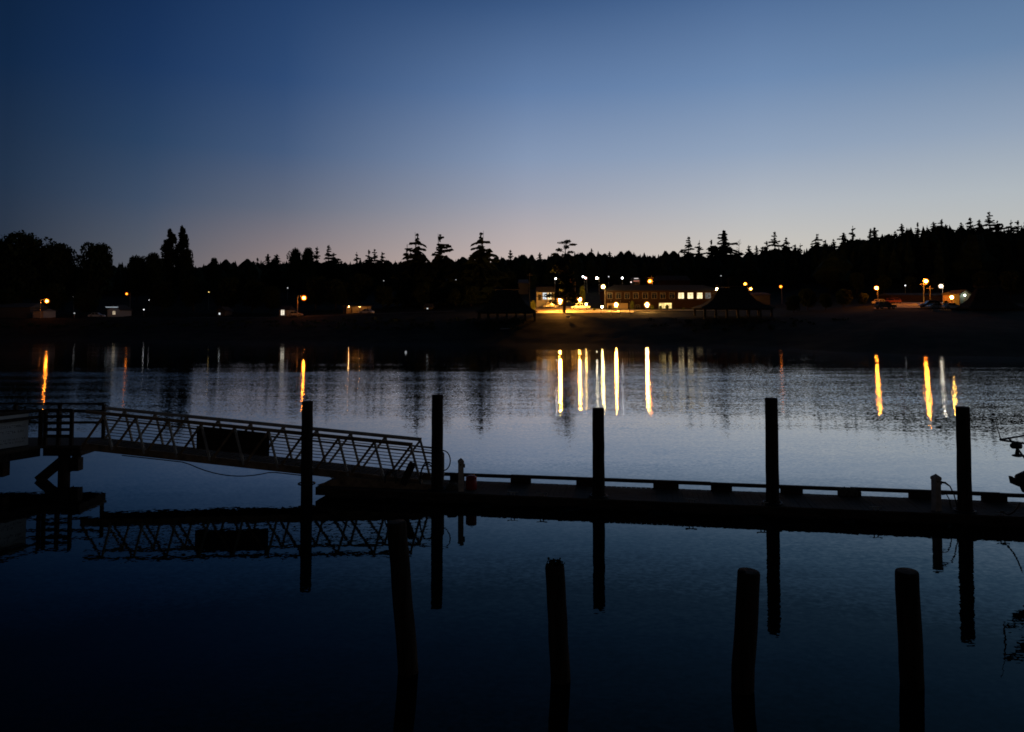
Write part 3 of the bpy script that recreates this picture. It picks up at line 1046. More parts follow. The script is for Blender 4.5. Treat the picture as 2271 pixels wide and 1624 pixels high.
# ------------------------------------------------------------------ vegetation builders
def conifer_mesh(seed, width=0.2, density=1.0, sparse=0.0, droop=0.35, top_bare=0.0, lop=0.0, base=0.1, taper=1.0):
    """unit-height conifer crown: whorls of drooping boughs with hanging side sprays"""
    rr = random.Random(seed)
    cb = MB()
    lop_a = rr.uniform(0, 6.28)
    lv = int(38 * density)
    for i in range(lv):
        t = base + (1 - base) * (i + rr.uniform(-0.3, 0.3)) / lv
        if t > 0.985:
            continue
        if rr.random() < sparse * 0.5:
            continue
        L0 = width * 1.75 * ((1 - t) ** (taper * 0.82) * 0.92 + 0.02) * (0.72 + 0.28 * math.sin(i * 1.9 + seed))
        if t < base + 0.12:
            L0 *= 0.6 + 3.3 * (t - base)
        nb = max(3, int(7 * (1 - 0.4 * t)))
        for _ in range(5):
            q_ = L0 * rr.uniform(0.05, 0.42)
            a_ = rr.uniform(0, 6.28)
            c_ = Vector((q_ * math.cos(a_), q_ * math.sin(a_), t - rr.uniform(0, 0.03)))
            e1 = Vector((rr.uniform(-1, 1), rr.uniform(-1, 1), rr.uniform(-0.6, 0.6))).normalized() * (L0 * 0.20 + 0.006)
            e2 = Vector((0, 0, 1)) * (L0 * 0.09 + 0.010)
            o = len(cb.v)
            cb.v += [tuple(c_ - e1), tuple(c_ - e2), tuple(c_ + e1), tuple(c_ + e2)]
            cb.f.append((o, o + 1, o + 2, o + 3))
        a0 = rr.uniform(0, 6.28)
        for k in range(nb):
            if rr.random() < sparse:
                continue
            a = a0 + 6.283 * k / nb + rr.uniform(-0.35, 0.35)
            L = L0 * rr.uniform(0.4, 1.3) * (1 + lop * math.cos(a - lop_a))
            if L < 0.012:
                L = 0.012
            zj = rr.uniform(-0.05, 0.04) * (1.02 - t)
            dr_ = droop * rr.uniform(-0.3, 2.3)
            da, db = math.cos(a), math.sin(a)
            sx, sy = -db, da
            n = 5
            pts = []
            for q in range(n + 1):
                u = q / n
                z = t + zj + L * (0.12 * u - dr_ * u * u + 0.30 * max(0, u - 0.6))
                pts.append((da * L * u, db * L * u, z))
            for q in range(n):
                u = (q + 0.5) / n
                p, p2 = pts[q], pts[q + 1]
                w = L * (0.42 * (1 - 0.7 * u)) + 0.006 * rr.uniform(0.7, 1.3) * (0.4 if q == 0 else 1.0)
                hang = L * 0.22 + 0.010
                th = 0.005 + 0.005 * (1 - u)
                o = len(cb.v)
                cb.v += [(p[0], p[1], p[2] + th), (p2[0], p2[1], p2[2] + th), (p2[0] + sx * w * 0.5 + da * L * 0.14, p2[1] + sy * w * 0.5 + db * L * 0.14, p2[2] - hang * rr.uniform(0.3, 1.2)),
                         (p2[0] - sx * w * 0.5 + da * L * 0.14, p2[1] - sy * w * 0.5 + db * L * 0.14, p2[2] - hang * rr.uniform(0.3, 1.2)),
                         (p[0], p[1], p[2] - th - hang * 0.5)]
                cb.f += [(o, o + 1, o + 2), (o + 1, o, o + 3), (o, o + 2, o + 4), (o, o + 4, o + 3), (o + 4, o + 2, o + 1)]
    return cb


def trunk_mesh(h=1.0, r=0.014, lean=0.0):
    return MB().tube([(0, 0, -0.03), (0.004 + lean * 0.3, 0.002, h * 0.4), (lean * 0.7, 0, h * 0.75), (lean, 0, h)], [r, r * 0.75, r * 0.4, r * 0.08], 7)


def leaf_blob(mb, c, rad, n, size, rr, shell=0.55):
    for _ in range(n):
        while True:
            d = Vector((rr.uniform(-1, 1), rr.uniform(-1, 1), rr.uniform(-1, 1)))
            if 0.05 < d.length <= 1:
                break
        d.normalize()
        q = shell + (1 - shell) * rr.random() ** 0.6
        p = Vector((c[0] + d.x * rad[0] * q, c[1] + d.y * rad[1] * q, c[2] + d.z * rad[2] * q))
        s = size * rr.uniform(0.5, 1.4)
        a = Vector((rr.uniform(-1, 1), rr.uniform(-1, 1), rr.uniform(-1, 1))).normalized() * s
        b2 = a.cross(Vector((rr.uniform(-1, 1), rr.uniform(-1, 1), rr.uniform(-1, 1)))).normalized() * s * 0.7
        o = len(mb.v)
        mb.v += [tuple(p - a), tuple(p - b2), tuple(p + a), tuple(p + b2)]
        mb.f.append((o, o + 1, o + 2, o + 3))


def broad_mesh(seed, w=0.42, base=0.12, blobs=26, leaves=190, size=0.021):
    rr = random.Random(seed)
    mb = MB()
    leaf_blob(mb, (0, 0, (1 + base) / 2), (w * 0.78, w * 0.78, (1 - base) * 0.45), 1500, size * 2.2, rr, 0.1)
    for k in range(blobs):
        a = rr.uniform(0, 6.28)
        z = base + (1 - base) * rr.uniform(0.15, 0.88)
        q = (1 - (abs(z - (1 + base) / 2) / ((1 - base) / 2)) ** 2) ** 0.5 * w * rr.uniform(0.45, 0.85)
        r_ = rr.uniform(0.09, 0.17)
        leaf_blob(mb, (q * math.cos(a), q * math.sin(a), z), (r_ * 1.2, r_ * 1.2, r_), leaves, size, rr)
    leaf_blob(mb, (rr.uniform(-.05, .05), 0, 0.88), (0.22, 0.22, 0.12), leaves * 2, size, rr, 0.2)
    return mb


def poplar_mesh(seed, w=0.085):
    rr = random.Random(seed)
    mb = MB()
    for k in range(26):
        z = 0.1 + 0.86 * k / 25
        ww = w * (math.sin(min(1, (z - 0.02) / 0.45) * math.pi / 2)) * (1 if z < 0.6 else max(0.16, 1 - ((z - 0.6) / 0.42) ** 2.0))
        a = rr.uniform(0, 6.28)
        leaf_blob(mb, (ww * 0.45 * math.cos(a), ww * 0.45 * math.sin(a), z), (ww * 0.85, ww * 0.85, 0.06), 260, 0.014, rr, 0.1)
    return mb


def limb_mesh(trunk, limbs):
    """trunk + list of limb end points as one bark mesh"""
    for p, q, r in limbs:
        trunk.tube([p, ((p[0] + q[0]) / 2, (p[1] + q[1]) / 2, (p[2] + q[2]) / 2 - 0.004), q], [r, r * 0.7, r * 0.3], 5)
    return trunk


def tree_proto(name, crown, trunk, fol, label, cat='tree', group=None):
    return (name, crown.mesh(name + '_crown'), trunk.mesh(name + '_trunk'), fol, cat)


PROTO = {}
for i in range(6):
    PROTO['fir%d' % i] = tree_proto('conifer_tree', conifer_mesh(100 + i, [0.2, 0.16, 0.23, 0.18, 0.26, 0.14][i], 1.0, [0.1, 0.2, 0.15, 0.3, 0.2, 0.12][i], [0.35, 0.25, 0.5, 0.3, 0.45, 0.4][i], 0, [0.1, 0.3, 0.2, 0.35, 0.15, 0.1][i]), trunk_mesh(1.0, 0.012, [0, .01, 0, -.015, 0, 0][i]), M_FOLI, '')
for i in range(4):
    PROTO['open%d' % i] = tree_proto('conifer_tree', conifer_mesh(200 + i, [0.25, 0.26, 0.3, 0.22][i], 0.95, [0.36, 0.42, 0.3, 0.46][i], [0.2, 0.1, 0.5, 0.28][i], 0, [0.35, 0.3, 0.2, 0.4][i], 0.08, 1.25), trunk_mesh(1.0, 0.013, [.02, -.02, .03, 0][i]), M_FOLI, '')
for i in range(3):
    PROTO['broad%d' % i] = tree_proto('broadleaf_tree', broad_mesh(300 + i, [0.42, 0.36, 0.5][i]), limb_mesh(trunk_mesh(0.75, 0.025), [((0, 0, .25), (.18, .05, .6), .014), ((0, 0, .3), (-.2, .03, .62), .014), ((0, 0, .35), (.02, -.2, .65), .012)]), M_LEAF, '')
for i in range(2):
    PROTO['poplar%d' % i] = tree_proto('poplar_tree', poplar_mesh(400 + i, [0.085, 0.075][i]), trunk_mesh(0.9, 0.016), M_LEAF, '')
for i in range(2):
    mbb = broad_mesh(500 + i, 0.6, 0.02, 10, 70, 0.05)
    PROTO['bush%d' % i] = tree_proto('bush', mbb, limb_mesh(trunk_mesh(0.5, 0.03), [((0, 0, .05), (.2, .05, .5), .02), ((0, 0, .05), (-.2, .03, .5), .02)]), M_BUSH, '', 'bush')
# bare snag
sn = MB()
rr = random.Random(77)
for k in range(26):
    z = rr.uniform(0.45, 0.97)
    a = rr.uniform(0, 6.28)
    L = 0.16 * (1.05 - z) + 0.03
    sn.tube([(0, 0, z), (math.cos(a) * L, math.sin(a) * L, z + L * rr.uniform(0.2, 0.9))], [0.004, 0.0015], 4)
PROTO['snag'] = tree_proto('bare_tree', sn, trunk_mesh(1.0, 0.011), M_BARK, '')
# wind-shaped fir with a flat one-sided top
fl = MB()
rr = random.Random(91)
limbs = []
for k in range(15):
    z = 0.2 + 0.5 * k / 14
    a = rr.uniform(0, 6.28)
    q = 0.11 * rr.uniform(0.6, 1.15)
    leaf_blob(fl, (q * math.cos(a), q * math.sin(a), z), (0.10, 0.10, 0.05), 150, 0.018, rr, 0.25)
    limbs.append(((0, 0, z - 0.02), (q * math.cos(a), q * math.sin(a), z), 0.006))
for (x, z, rx, rz_) in ((0.02, 0.79, 0.06, 0.03), (-0.07, 0.86, 0.05, 0.026), (0.03, 0.9, 0.05, 0.03), (0.0, 0.96, 0.09, 0.022), (0.12, 0.935, 0.06, 0.013), (0.05, 0.98, 0.05, 0.016), (0.09, 0.83, 0.05, 0.014), (-0.13, 0.8, 0.05, 0.02), (0.1, 0.76, 0.06, 0.02)):
    leaf_blob(fl, (x, 0, z), (rx, 0.06, rz_), 130, 0.011, rr, 0.1)
    limbs.append(((0, 0, z - 0.03), (x, 0, z), 0.005))
for (x, z) in ((0.16, 0.22), (-0.2, 0.24), (0.12, 0.16), (-0.14, 0.15)):
    leaf_blob(fl, (x, 0.02, z), (0.08, 0.07, 0.035), 110, 0.014, rr, 0.1)
    limbs.append(((0, 0, z + 0.06), (x, 0.02, z), 0.008))
PROTO['flat'] = tree_proto('fir_tree', fl, limb_mesh(trunk_mesh(0.97, 0.024, 0.02), limbs), M_FOLI, '')


def plant(key, x, ytip, Y, label, group=None, rz=None, wide=1.0, base_z=None, name=None, minh=0.0):
    nm, crown, trunk, fol, cat = PROTO[key]
    tip = at(x, ytip, Y)
    z0 = gz(tip.x, tip.y) if base_z is None else base_z
    h = max(tip.z - z0, minh)
    root = empty(name or nm, (tip.x, tip.y, z0), R.uniform(0, 6.28) if rz is None else rz, label, 'bush' if nm == 'bush' else 'tree', group)
    root.scale = (h * wide, h * wide, h)
    link('crown', crown, fol, root)
    link('trunk', trunk, M_BARK, root)
    return root


# trees near the water and on the low left bank
plant('broad0', 50, 512, 265, 'big round-crowned dark broadleaf tree at the far left edge of the skyline', wide=0.92)
plant('broad1', -22, 530, 262, 'dark broadleaf tree cut off by the left edge', wide=0.8)
plant('broad1', 130, 538, 268, 'smaller looser broadleaf tree between the two round-crowned trees at left', wide=0.8)
plant('broad2', 215, 536, 270, 'round ball-shaped broadleaf tree right of the big left-hand tree', wide=0.56)
plant('broad2', 305, 566, 300, 'low ragged broadleaf tree left of the poplars', wide=0.55)
plant('broad1', 340, 560, 300, 'low broadleaf tree close beside the left poplar', wide=0.6)
plant('poplar0', 379, 511, 310, 'left poplar of the pair, broader and slightly shorter', wide=1.35)
plant('poplar1', 405, 503, 312, 'right poplar of the pair, slimmer with a pointed tip', wide=1.15)
plant('broad0', 414, 548, 308, 'small broadleaf tree tucked against the right poplar', wide=0.35)
plant('broad1', 475, 571, 330, 'small rounded tree alone on the ridge right of the poplars', wide=0.4)
plant('broad0', 655, 549, 330, 'left of two bushy trees crowning the skyline above the orange lamp', wide=0.42)
plant('broad1', 684, 548, 332, 'right of two bushy trees crowning the skyline above the orange lamp', wide=0.45)
for (k, x, y, Y, wd_, lab) in (
        ('fir5', 571, 571, 380, 1.3, 'lowest of three little conifers in a row left of the bushy trees'),
        ('fir0', 594, 562, 380, 0.9, 'middle of three little conifers in a row left of the bushy trees'),
        ('fir2', 614, 563, 380, 1.0, 'broadest of three little conifers in a row left of the bushy trees'),
        ('fir3', 703, 546, 345, 0.7, 'thin spindly conifer beside the bushy trees'),
        ('open0', 727, 542, 345, 0.85, 'leaning-topped conifer just right of the spindly one'),
        ('open1', 740, 560, 345, 1.0, 'short wide conifer under the leaning-topped one'),
        ('open3', 791, 558, 350, 0.9, 'small flat-topped conifer alone in the dip of the skyline'),
        ('open1', 818, 553, 350, 0.9, 'left of two ragged conifers before the tall trio'),
        ('open0', 831, 551, 350, 0.8, 'right of two ragged conifers before the tall trio'),
        ('fir3', 848, 558, 350, 0.9, 'small ragged conifer at the right end of the group before the tall trio'),
        ('open2', 926, 514, 262, 0.70, 'tallest ragged conifer, first of the tall trio left of centre'),
        ('open3', 903, 541, 262, 0.95, 'shorter conifer joined to the left side of the first tall conifer'),
        ('open1', 976, 518, 264, 0.85, 'second of the tall trio, with wide level boughs'),
        ('open2', 1066, 512, 258, 0.78, 'third of the tall trio, spreading boughs below a bent tip'),
        ('fir2', 1050, 560, 262, 0.9, 'short conifer under the third tall one'),
        ('fir3', 1132, 553, 420, 0.8, 'broken-topped thin conifer between the tall trio and the flat-topped fir'),
        ('fir5', 1151, 565, 460, 1.0, 'little conifer right of the broken-topped one'),
        ('fir0', 1197, 559, 460, 0.9, 'little conifer left of the flat-topped fir'),
        ('fir1', 1223, 564, 470, 1.0, 'tiny conifer close against the flat-topped fir'),
        ('fir1', 1312, 550, 500, 0.8, 'single conifer tip above the bright yellow lamps'),
        ('fir0', 1352, 557, 500, 0.9, 'small conifer tip above the left end of the two-storey building'),
        ('fir2', 1395, 556, 500, 0.9, 'small conifer tip above the middle of the two-storey building'),
        ('open0', 1529, 523, 400, 0.85, 'conifer with an open pagoda shape above the lit windows'),
        ('open3', 1551, 532, 400, 0.8, 'thin conifer right of the pagoda-shaped one'),
        ('open1', 1578, 531, 400, 0.9, 'crooked-headed conifer left of the tall spire'),
        ('fir0', 1605, 509, 390, 1.1, 'tall symmetrical spire conifer left of the bare snag'),
        ('fir4', 1590, 545, 395, 1.0, 'broad low conifer at the foot of the tall spire'),
        ('snag', 1639, 531, 400, 1.0, 'bare dead tree standing like a mast on the skyline'),
        ('fir3', 1661, 543, 400, 1.0, 'small conifer just right of the bare dead tree'),
        ('fir1', 1678, 544, 400, 1.0, 'second small conifer right of the bare dead tree'),
        ('open1', 1700, 534, 395, 0.8, 'conifer at the left foot of the tall open one'),
        ('open0', 1718, 512, 390, 0.8, 'tall open conifer in the gap right of the bare dead tree'),
        ('open2', 1743, 525, 390, 0.75, 'conifer at the right foot of the tall open one'),
        ('fir3', 1763, 541, 390, 1.0, 'small conifer left of the dome-headed one'),
        ('open3', 1775, 539, 390, 0.8, 'small loose conifer left of the dome-headed one'),
        ('open2', 1811, 517, 385, 0.75, 'dome-headed conifer with tiered boughs'),
        ('fir3', 1830, 531, 385, 0.9, 'thin conifer right of the dome-headed one'),
        ('fir4', 1848, 529, 385, 0.8, 'bushy low conifer right of the dome-headed one'),
        ('fir0', 1871, 515, 380, 0.95, 'neat pointed conifer left of the fork-topped one'),
        ('open3', 1891, 500, 378, 0.85, 'fork-topped conifer with curling upper limbs'),
        ('fir1', 1930, 506, 375, 0.9, 'thin conifer of a close pair where the hill steepens'),
        ('fir0', 1939, 503, 375, 0.95, 'fuller conifer of a close pair where the hill steepens'),
        ('fir4', 1985, 511, 368, 0.8, 'blunt-headed conifer on the hill shoulder'),
        ('fir0', 2000, 495, 366, 0.7, 'first sharp spire on the crest of the right hill'),
        ('fir5', 2035, 492, 366, 0.9, 'second sharp spire on the crest of the right hill'),
        ('open3', 2056, 499, 364, 0.7, 'ragged little head between the second and third crest spires'),
        ('fir2', 2070, 491, 364, 0.8, 'rounded conifer beside the third crest spire'),
        ('fir1', 2088, 485, 364, 0.9, 'third sharp spire on the crest of the right hill'),
        ('fir3', 2098, 497, 364, 1.0, 'short conifer at the right foot of the third crest spire'),
        ('fir4', 2131, 492, 362, 0.8, 'broad conifer in the dip before the highest tree'),
        ('fir3', 2151, 481, 362, 0.8, 'slender conifer left of the highest tree on the hill'),
        ('fir2', 2172, 486, 360, 0.8, 'rounded conifer at the left foot of the highest tree'),
        ('open0', 2192, 468, 358, 0.85, 'highest conifer on the right hill crest'),
        ('fir4', 2212, 488, 358, 0.8, 'conifer at the right foot of the highest tree'),
        ('open3', 2242, 487, 330, 0.85, 'gappy conifer second from the right edge'),
        ('open1', 2257, 488, 330, 0.8, 'gappy conifer next to the right edge'),
        ('open0', 2272, 490, 330, 0.85, 'gappy conifer cut by the right edge')):
    plant(k, x, y, Y, lab, wide=wd_ * (1.75 if Y < 300 else 1.7 if k != 'snag' else 1.0))
plant('flat', 1251, 532, 193, 'dark fir with a flat lopsided top rising over the bright lamps', rz=0.0, wide=1.0)

# dark trees on the low bank in front of the hill, and trees round the pavilions
MIDT = [('broad0', 20, 640, 232), ('broad1', 120, 628, 236), ('broad2', 190, 640, 238), ('broad0', 360, 622, 262), ('broad1', 430, 612, 262), ('broad2', 505, 614, 258),
        ('broad0', 560, 620, 258), ('broad1', 600, 634, 252), ('broad2', 700, 612, 262), ('broad0', 745, 618, 258), ('broad1', 800, 606, 262), ('broad2', 850, 634, 255),
        ('fir4', 900, 600, 258), ('broad1', 935, 626, 250), ('broad0', 1010, 640, 246), ('broad2', 1045, 634, 244), ('broad0', 1130, 600, 300), ('broad1', 1180, 606, 300),
        ('broad2', 1480, 600, 330), ('broad0', 1545, 606, 320), ('broad1', 1620, 612, 300), ('broad2', 1790, 640, 196), ('broad1', 1830, 650, 190), ('broad0', 1870, 640, 200),
        ('broad1', 1915, 650, 200), ('broad0', 1760, 655, 182), ('broad0', 2180, 600, 236), ('broad1', 2240, 600, 230), ('broad2', 2300, 610, 220), ('broad1', 2020, 612, 245),
        ('broad0', 2080, 606, 246), ('broad2', 1960, 610, 245), ('broad1', 1900, 604, 250), ('broad2', 1840, 600, 262)]
MLAB = ['dark tree mass behind the left shed and its orange lamp', 'dark broadleaf tree just right of the leftmost orange lamp', 'dark tree above the white car on the left bank', 'dark tree below the poplars',
        'dark tree on the bank right below the poplars', 'dark spreading tree over the dim cottage', 'dark tree right of the dim cottage', 'dark tree left of the orange lamp on its thin pole',
        'dark tree right of the orange lamp on its thin pole', 'dark tree behind the lit carport', 'dark tree over the lit carport', 'dark low tree left of the tall conifer trio',
        'dark lower conifer under the tall trio', 'dark tree at the foot of the tall trio', 'dark tree left of the big-roofed shelter', 'dark tree touching the big-roofed shelter\'s left slope',
        'dark tree behind the big-roofed shelter', 'dark tree behind the white porch house', 'dark tree behind the two-storey building\'s middle', 'dark tree behind the two-storey building\'s lit windows',
        'dark tree behind the second shelter roof', 'dark tree right of the second shelter', 'low dark tree left of the row of pale dots', 'dark tree above the row of pale dots',
        'dark tree left of the parking lot', 'low dark tree close against the second shelter\'s right slope', 'dark tree behind the green-lit shed', 'dark tree behind the third shelter', 'dark tree at the right edge of the bank',
        'dark tree above the parking lot\'s left lamp', 'dark tree above the parking lot\'s tall lamp', 'dark tree behind the parking lot\'s left end', 'dark tree on the slope left of the parking lot', 'dark tree on the slope under the dome-headed conifer']
for (k, x, y, Y), lab in zip(MIDT, MLAB):
    plant(k, x, y, Y, lab, wide=1.0 if Y < 300 else 0.9)

# the wood covering the hills: far off and reading as one mass
fr = random.Random(11)
fm = MB()
for _ in range(5200):
    u = fr.uniform(-0.95, 0.95)
    cz, r = canopy_z(u)
    y0 = 335 if u < 0.3 else 300 if u < 0.42 else 262
    Y = y0 + (r + 25 - y0) * fr.random() ** 0.7
    X = u * Y
    z0 = gz(X, Y)
    h = fr.uniform(9, 21)
    sil = lerp_tab(SIL, u)
    zmax = C + (HY - sil + fr.choice((-7, -4, -2, 0, 0, 3, 6, 10) if u < 0.28 else (-6, -2, 0, 4, 8, 12, 16))) * Y / F
    h = min(h, zmax - z0) * fr.uniform(0.8, 1.0)
    if h < 4:
        continue
    rw = h * fr.uniform(0.16, 0.28)
    n = 7
    round_ = fr.random() < (0.38 if u < 0.28 else 0.15)
    prof = [(rw * 0.6, 0.1), (rw * 1.5, 0.3), (rw * 1.7, 0.5), (rw * 1.3, 0.66), (rw * 1.25, 0.78), (rw * 0.75, 0.92), (rw * 0.2, 1.0)] if round_ else [(rw * 0.5, 0.1), (rw, 0.2), (rw * 0.55, 0.42), (rw * 0.78, 0.45), (rw * 0.36, 0.68), (rw * 0.48, 0.71), (0.02, 1.0)]
    o = len(fm.v)
    for pr, pz in prof:
        for k in range(n):
            a = 6.283 * k / n + fr.uniform(-0.3, 0.3)
            q = pr * fr.uniform(0.6, 1.3)
            fm.v.append((X + q * math.cos(a), Y + q * math.sin(a), z0 + h * pz - (q * 0.25 if pz < 1 else 0) + h * fr.uniform(-0.03, 0.03)))
    for j in range(len(prof) - 1):
        for k in range(n):
            k2 = (k + 1) % n
            fm.f.append((o + j * n + k, o + j * n + k2, o + (j + 1) * n + k2, o + (j + 1) * n + k))
tag(fm.build('forest', M_FOLI), 'dense dark conifer wood covering the far hills', 'forest', kind='stuff')
# low scrub along the far bank
sm = MB()
for _ in range(1500):
    u = fr.uniform(-0.75, 0.75)
    prof_i = [k for k in KN]
    Y = fr.uniform(150, 200)
    X = u * Y
    z0 = gz(X, Y)
    if not (2.2 < z0 < 4.6) or ux(1170) < u < ux(1440):
        continue
    s_ = fr.uniform(0.25, 0.7)
    leaf_blob(sm, (X, Y, z0 + s_ * 0.4), (s_ * 1.5, s_, s_ * 0.7), 14, 0.22, fr, 0.2)
tag(sm.build('shore_scrub', M_LEAF), 'low dark scrub and grass along the far bank', 'scrub', kind='stuff')


# ------------------------------------------------------------------ lamps
def lamp(name, x, y, Y, c, strength, r, label, style='cobra', arm=0.0, pole_mat=None, group=None, tone=None):
    p = at(x, y, Y)
    pxm = at(x + arm, y, Y)
    z0 = gz(pxm.x, pxm.y)
    hgt = p.z - z0
    root = empty(name, (pxm.x, pxm.y, z0), 0, label, 'lamp', group)
    q = Vector((p.x - pxm.x, 0, hgt))
    rb = r
    if r >= 0.5:                       # keep the flux, gather it in a smaller bulb
        rb = 0.30 + 0.22 * (r - 0.5)
        strength *= (r / rb) ** 2
    pm = pole_mat or M_POLE
    if style == 'cobra':
        MB().tube([(0, 0, -0.3), (0, 0, hgt * 0.6), (0, 0, hgt + r * 0.8)], [0.11, 0.09, 0.06], 8).build('pole', pm, root)
        if abs(q.x) > 0.2:
            MB().tube([(0, 0, hgt), (q.x * 0.5, 0, hgt + r * 0.8 + 0.1), (q.x, 0, hgt + r * 0.8 + 0.12)], 0.04, 6).build('arm', pm, root)
        MB().box((q.x, 0, hgt + r * 0.8 + 0.12), (0.7, 0.3, 0.14), None, 0.7).build('lamp_head', M_BLACK, root)
        MB().sphere((q.x, -0.02, hgt), rb, 12, 8, 0.95).build('bulb', glow('%s %s' % (name, tone or label), c, strength), root)
    elif style == 'globe':
        MB().tube([(0, 0, -0.2), (0, 0, 0.3), (0, 0, hgt - r)], [0.12, 0.06, 0.05], 8).build('pole', pm, root)
        MB().lathe([(r * 0.45, -r * 1.1), (r * 0.5, -r * 0.8), (r * 0.2, -r * 0.75)], 10, (0, 0, hgt)).build('collar', pm, root)
        MB().sphere((0, 0, hgt), rb, 12, 8).build('bulb', glow('%s %s' % (name, tone or label), c, strength), root)
    if r >= 0.5:  # added glowing shell, imitates the glare around the bulb
        MB().sphere((q.x if style == 'cobra' else 0, -0.02, hgt), r, 20, 14).build('halo', halo_mat((c[0], c[1] * 0.75, c[2] * 0.6)), root, True)
    return root


def halo_mat(c):  # emission fading out at the rim, for the added lamp halo
    key = 'lamp halo %.2f %.2f %.2f' % c
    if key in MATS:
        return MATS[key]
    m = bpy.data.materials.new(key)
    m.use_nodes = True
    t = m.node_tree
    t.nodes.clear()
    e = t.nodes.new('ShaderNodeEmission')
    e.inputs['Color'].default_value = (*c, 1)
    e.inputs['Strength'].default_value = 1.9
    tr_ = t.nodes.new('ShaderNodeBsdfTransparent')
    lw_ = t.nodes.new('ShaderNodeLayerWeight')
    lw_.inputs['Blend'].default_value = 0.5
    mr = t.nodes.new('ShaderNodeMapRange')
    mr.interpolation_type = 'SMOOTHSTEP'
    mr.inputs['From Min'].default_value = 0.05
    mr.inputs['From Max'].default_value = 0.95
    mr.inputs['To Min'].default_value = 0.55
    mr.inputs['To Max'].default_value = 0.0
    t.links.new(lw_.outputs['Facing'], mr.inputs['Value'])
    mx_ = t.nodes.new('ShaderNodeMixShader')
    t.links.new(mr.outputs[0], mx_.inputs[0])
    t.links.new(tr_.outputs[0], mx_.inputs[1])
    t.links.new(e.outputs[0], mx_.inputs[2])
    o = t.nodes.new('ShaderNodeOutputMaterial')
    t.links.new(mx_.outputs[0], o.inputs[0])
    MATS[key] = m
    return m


# (the lamps the photograph shows, left to right)
lamp('street_lamp', 104, 668, 214, ORANGE, 48, 0.7, 'orange street lamp over the pale shed at far left', arm=-14)
lamp('street_lamp', 281, 652, 262, ORANGE, 3.5, 0.5, 'small orange street lamp among dark trees, left bank', arm=8)
lamp('street_lamp', 674, 661, 216, ORANGE, 55, 0.85, 'bright orange street lamp on a thin pole by the shore road', arm=-14)
lamp('street_lamp', 1091.6, 625, 262, ORANGE, 35, 0.7, 'orange street lamp over the left slope of the big-roofed shelter', arm=8)
lamp('street_lamp', 1266.6, 623, 262, ORANGE, 30, 0.55, 'orange street lamp seen behind the flat-topped fir', arm=9)
lamp('globe_lamp', 1241.7, 667, 196, (1.0, 0.38, 0.05), 800, 1.05, 'brightest globe lamp, just left of the fir trunk', 'globe')
lamp('globe_lamp', 1285.6, 664, 204, (1.0, 0.38, 0.055), 300, 0.85, 'globe lamp right of the fir trunk above the parked pickup', 'globe')
lamp('globe_lamp', 1366.4, 676, 205, (1.0, 0.42, 0.06), 380, 0.85, 'globe lamp before the yellow-lit entrance', 'globe')
lamp('globe_lamp', 1435, 676, 202, (1.0, 0.48, 0.11), 330, 0.9, 'globe lamp left of the lit ground-floor glass', 'globe')
lamp('street_lamp', 1337.6, 636, 222, (1.0, 0.72, 0.24), 80, 0.8, 'big yellow-white lamp on a pole at the building\'s left corner', 'cobra', arm=4)
lamp('street_lamp', 1363.6, 637, 246, (1.0, 0.8, 0.36), 35, 0.7, 'yellow-white lamp over the building\'s roof, left end', 'cobra', arm=5)
lamp('street_lamp', 1323.6, 617, 290, (1.0, 0.85, 0.55), 50, 0.4, 'pale lamp on the slope above the building\'s left corner', arm=5)
lamp('street_lamp', 1293, 614, 290, WHITE, 10, 0.34, 'faint white lamp on a pole behind the fir, beside a pinkish one', arm=3)
lamp('street_lamp', 1298.8, 617, 296, (1.0, 0.55, 0.45), 12, 0.36, 'faint pinkish lamp behind the fir', arm=3)
lamp('street_lamp', 1233.6, 618, 290, WHITE, 22, 0.42, 'small white lamp left of the fir at the tree line', arm=-3)
lamp('street_lamp', 1441, 624, 262, ORANGE, 40, 0.9, 'orange street lamp beside a pole above the building\'s middle', arm=6)
lamp('street_lamp', 1380, 617, 268, WHITE, 14, 0.34, 'white lamp glowing down its own post above the building', arm=0.2)
lamp('street_lamp', 1399.5, 626, 268, (1.0, 0.8, 0.7), 2.5, 0.22, 'dim pinkish post lamp above the building', arm=0.2)
lamp('wall_lamp', 1590, 642, 222, (1.0, 0.66, 0.25), 40, 0.42, 'warm lamp high on the reddish gable beside the second shelter', 'globe')
lamp('street_lamp', 1652.5, 630, 240, ORANGE, 26, 0.6, 'orange lamp above the second shelter\'s ridge', arm=5)
lamp('street_lamp', 1665, 641, 236, (1.0, 0.4, 0.06), 22, 0.6, 'orange lamp shining on the low building right of the second shelter', arm=-5)
lamp('street_lamp', 1731.6, 636, 240, ORANGE, 5, 0.55, 'orange lamp half hidden by branches right of the second shelter', arm=2)
lamp('street_lamp', 1943.6, 639, 196, ORANGE, 210, 0.66, 'orange lamp at the parking lot\'s left end', arm=3)
lamp('street_lamp', 2053.5, 624, 200, ORANGE, 230, 0.76, 'orange lamp on the tall double pole over the parking lot', arm=-6)
lamp('street_lamp', 2086.7, 635, 214, (1.0, 0.95, 0.75), 17, 0.7, 'white lamp with a bright core right of the tall pole', arm=4)
lamp('street_lamp', 2111, 659.6, 190, (1.0, 0.45, 0.05), 220, 0.62, 'amber lamp on a short post by the parking lot\'s right end', 'globe')
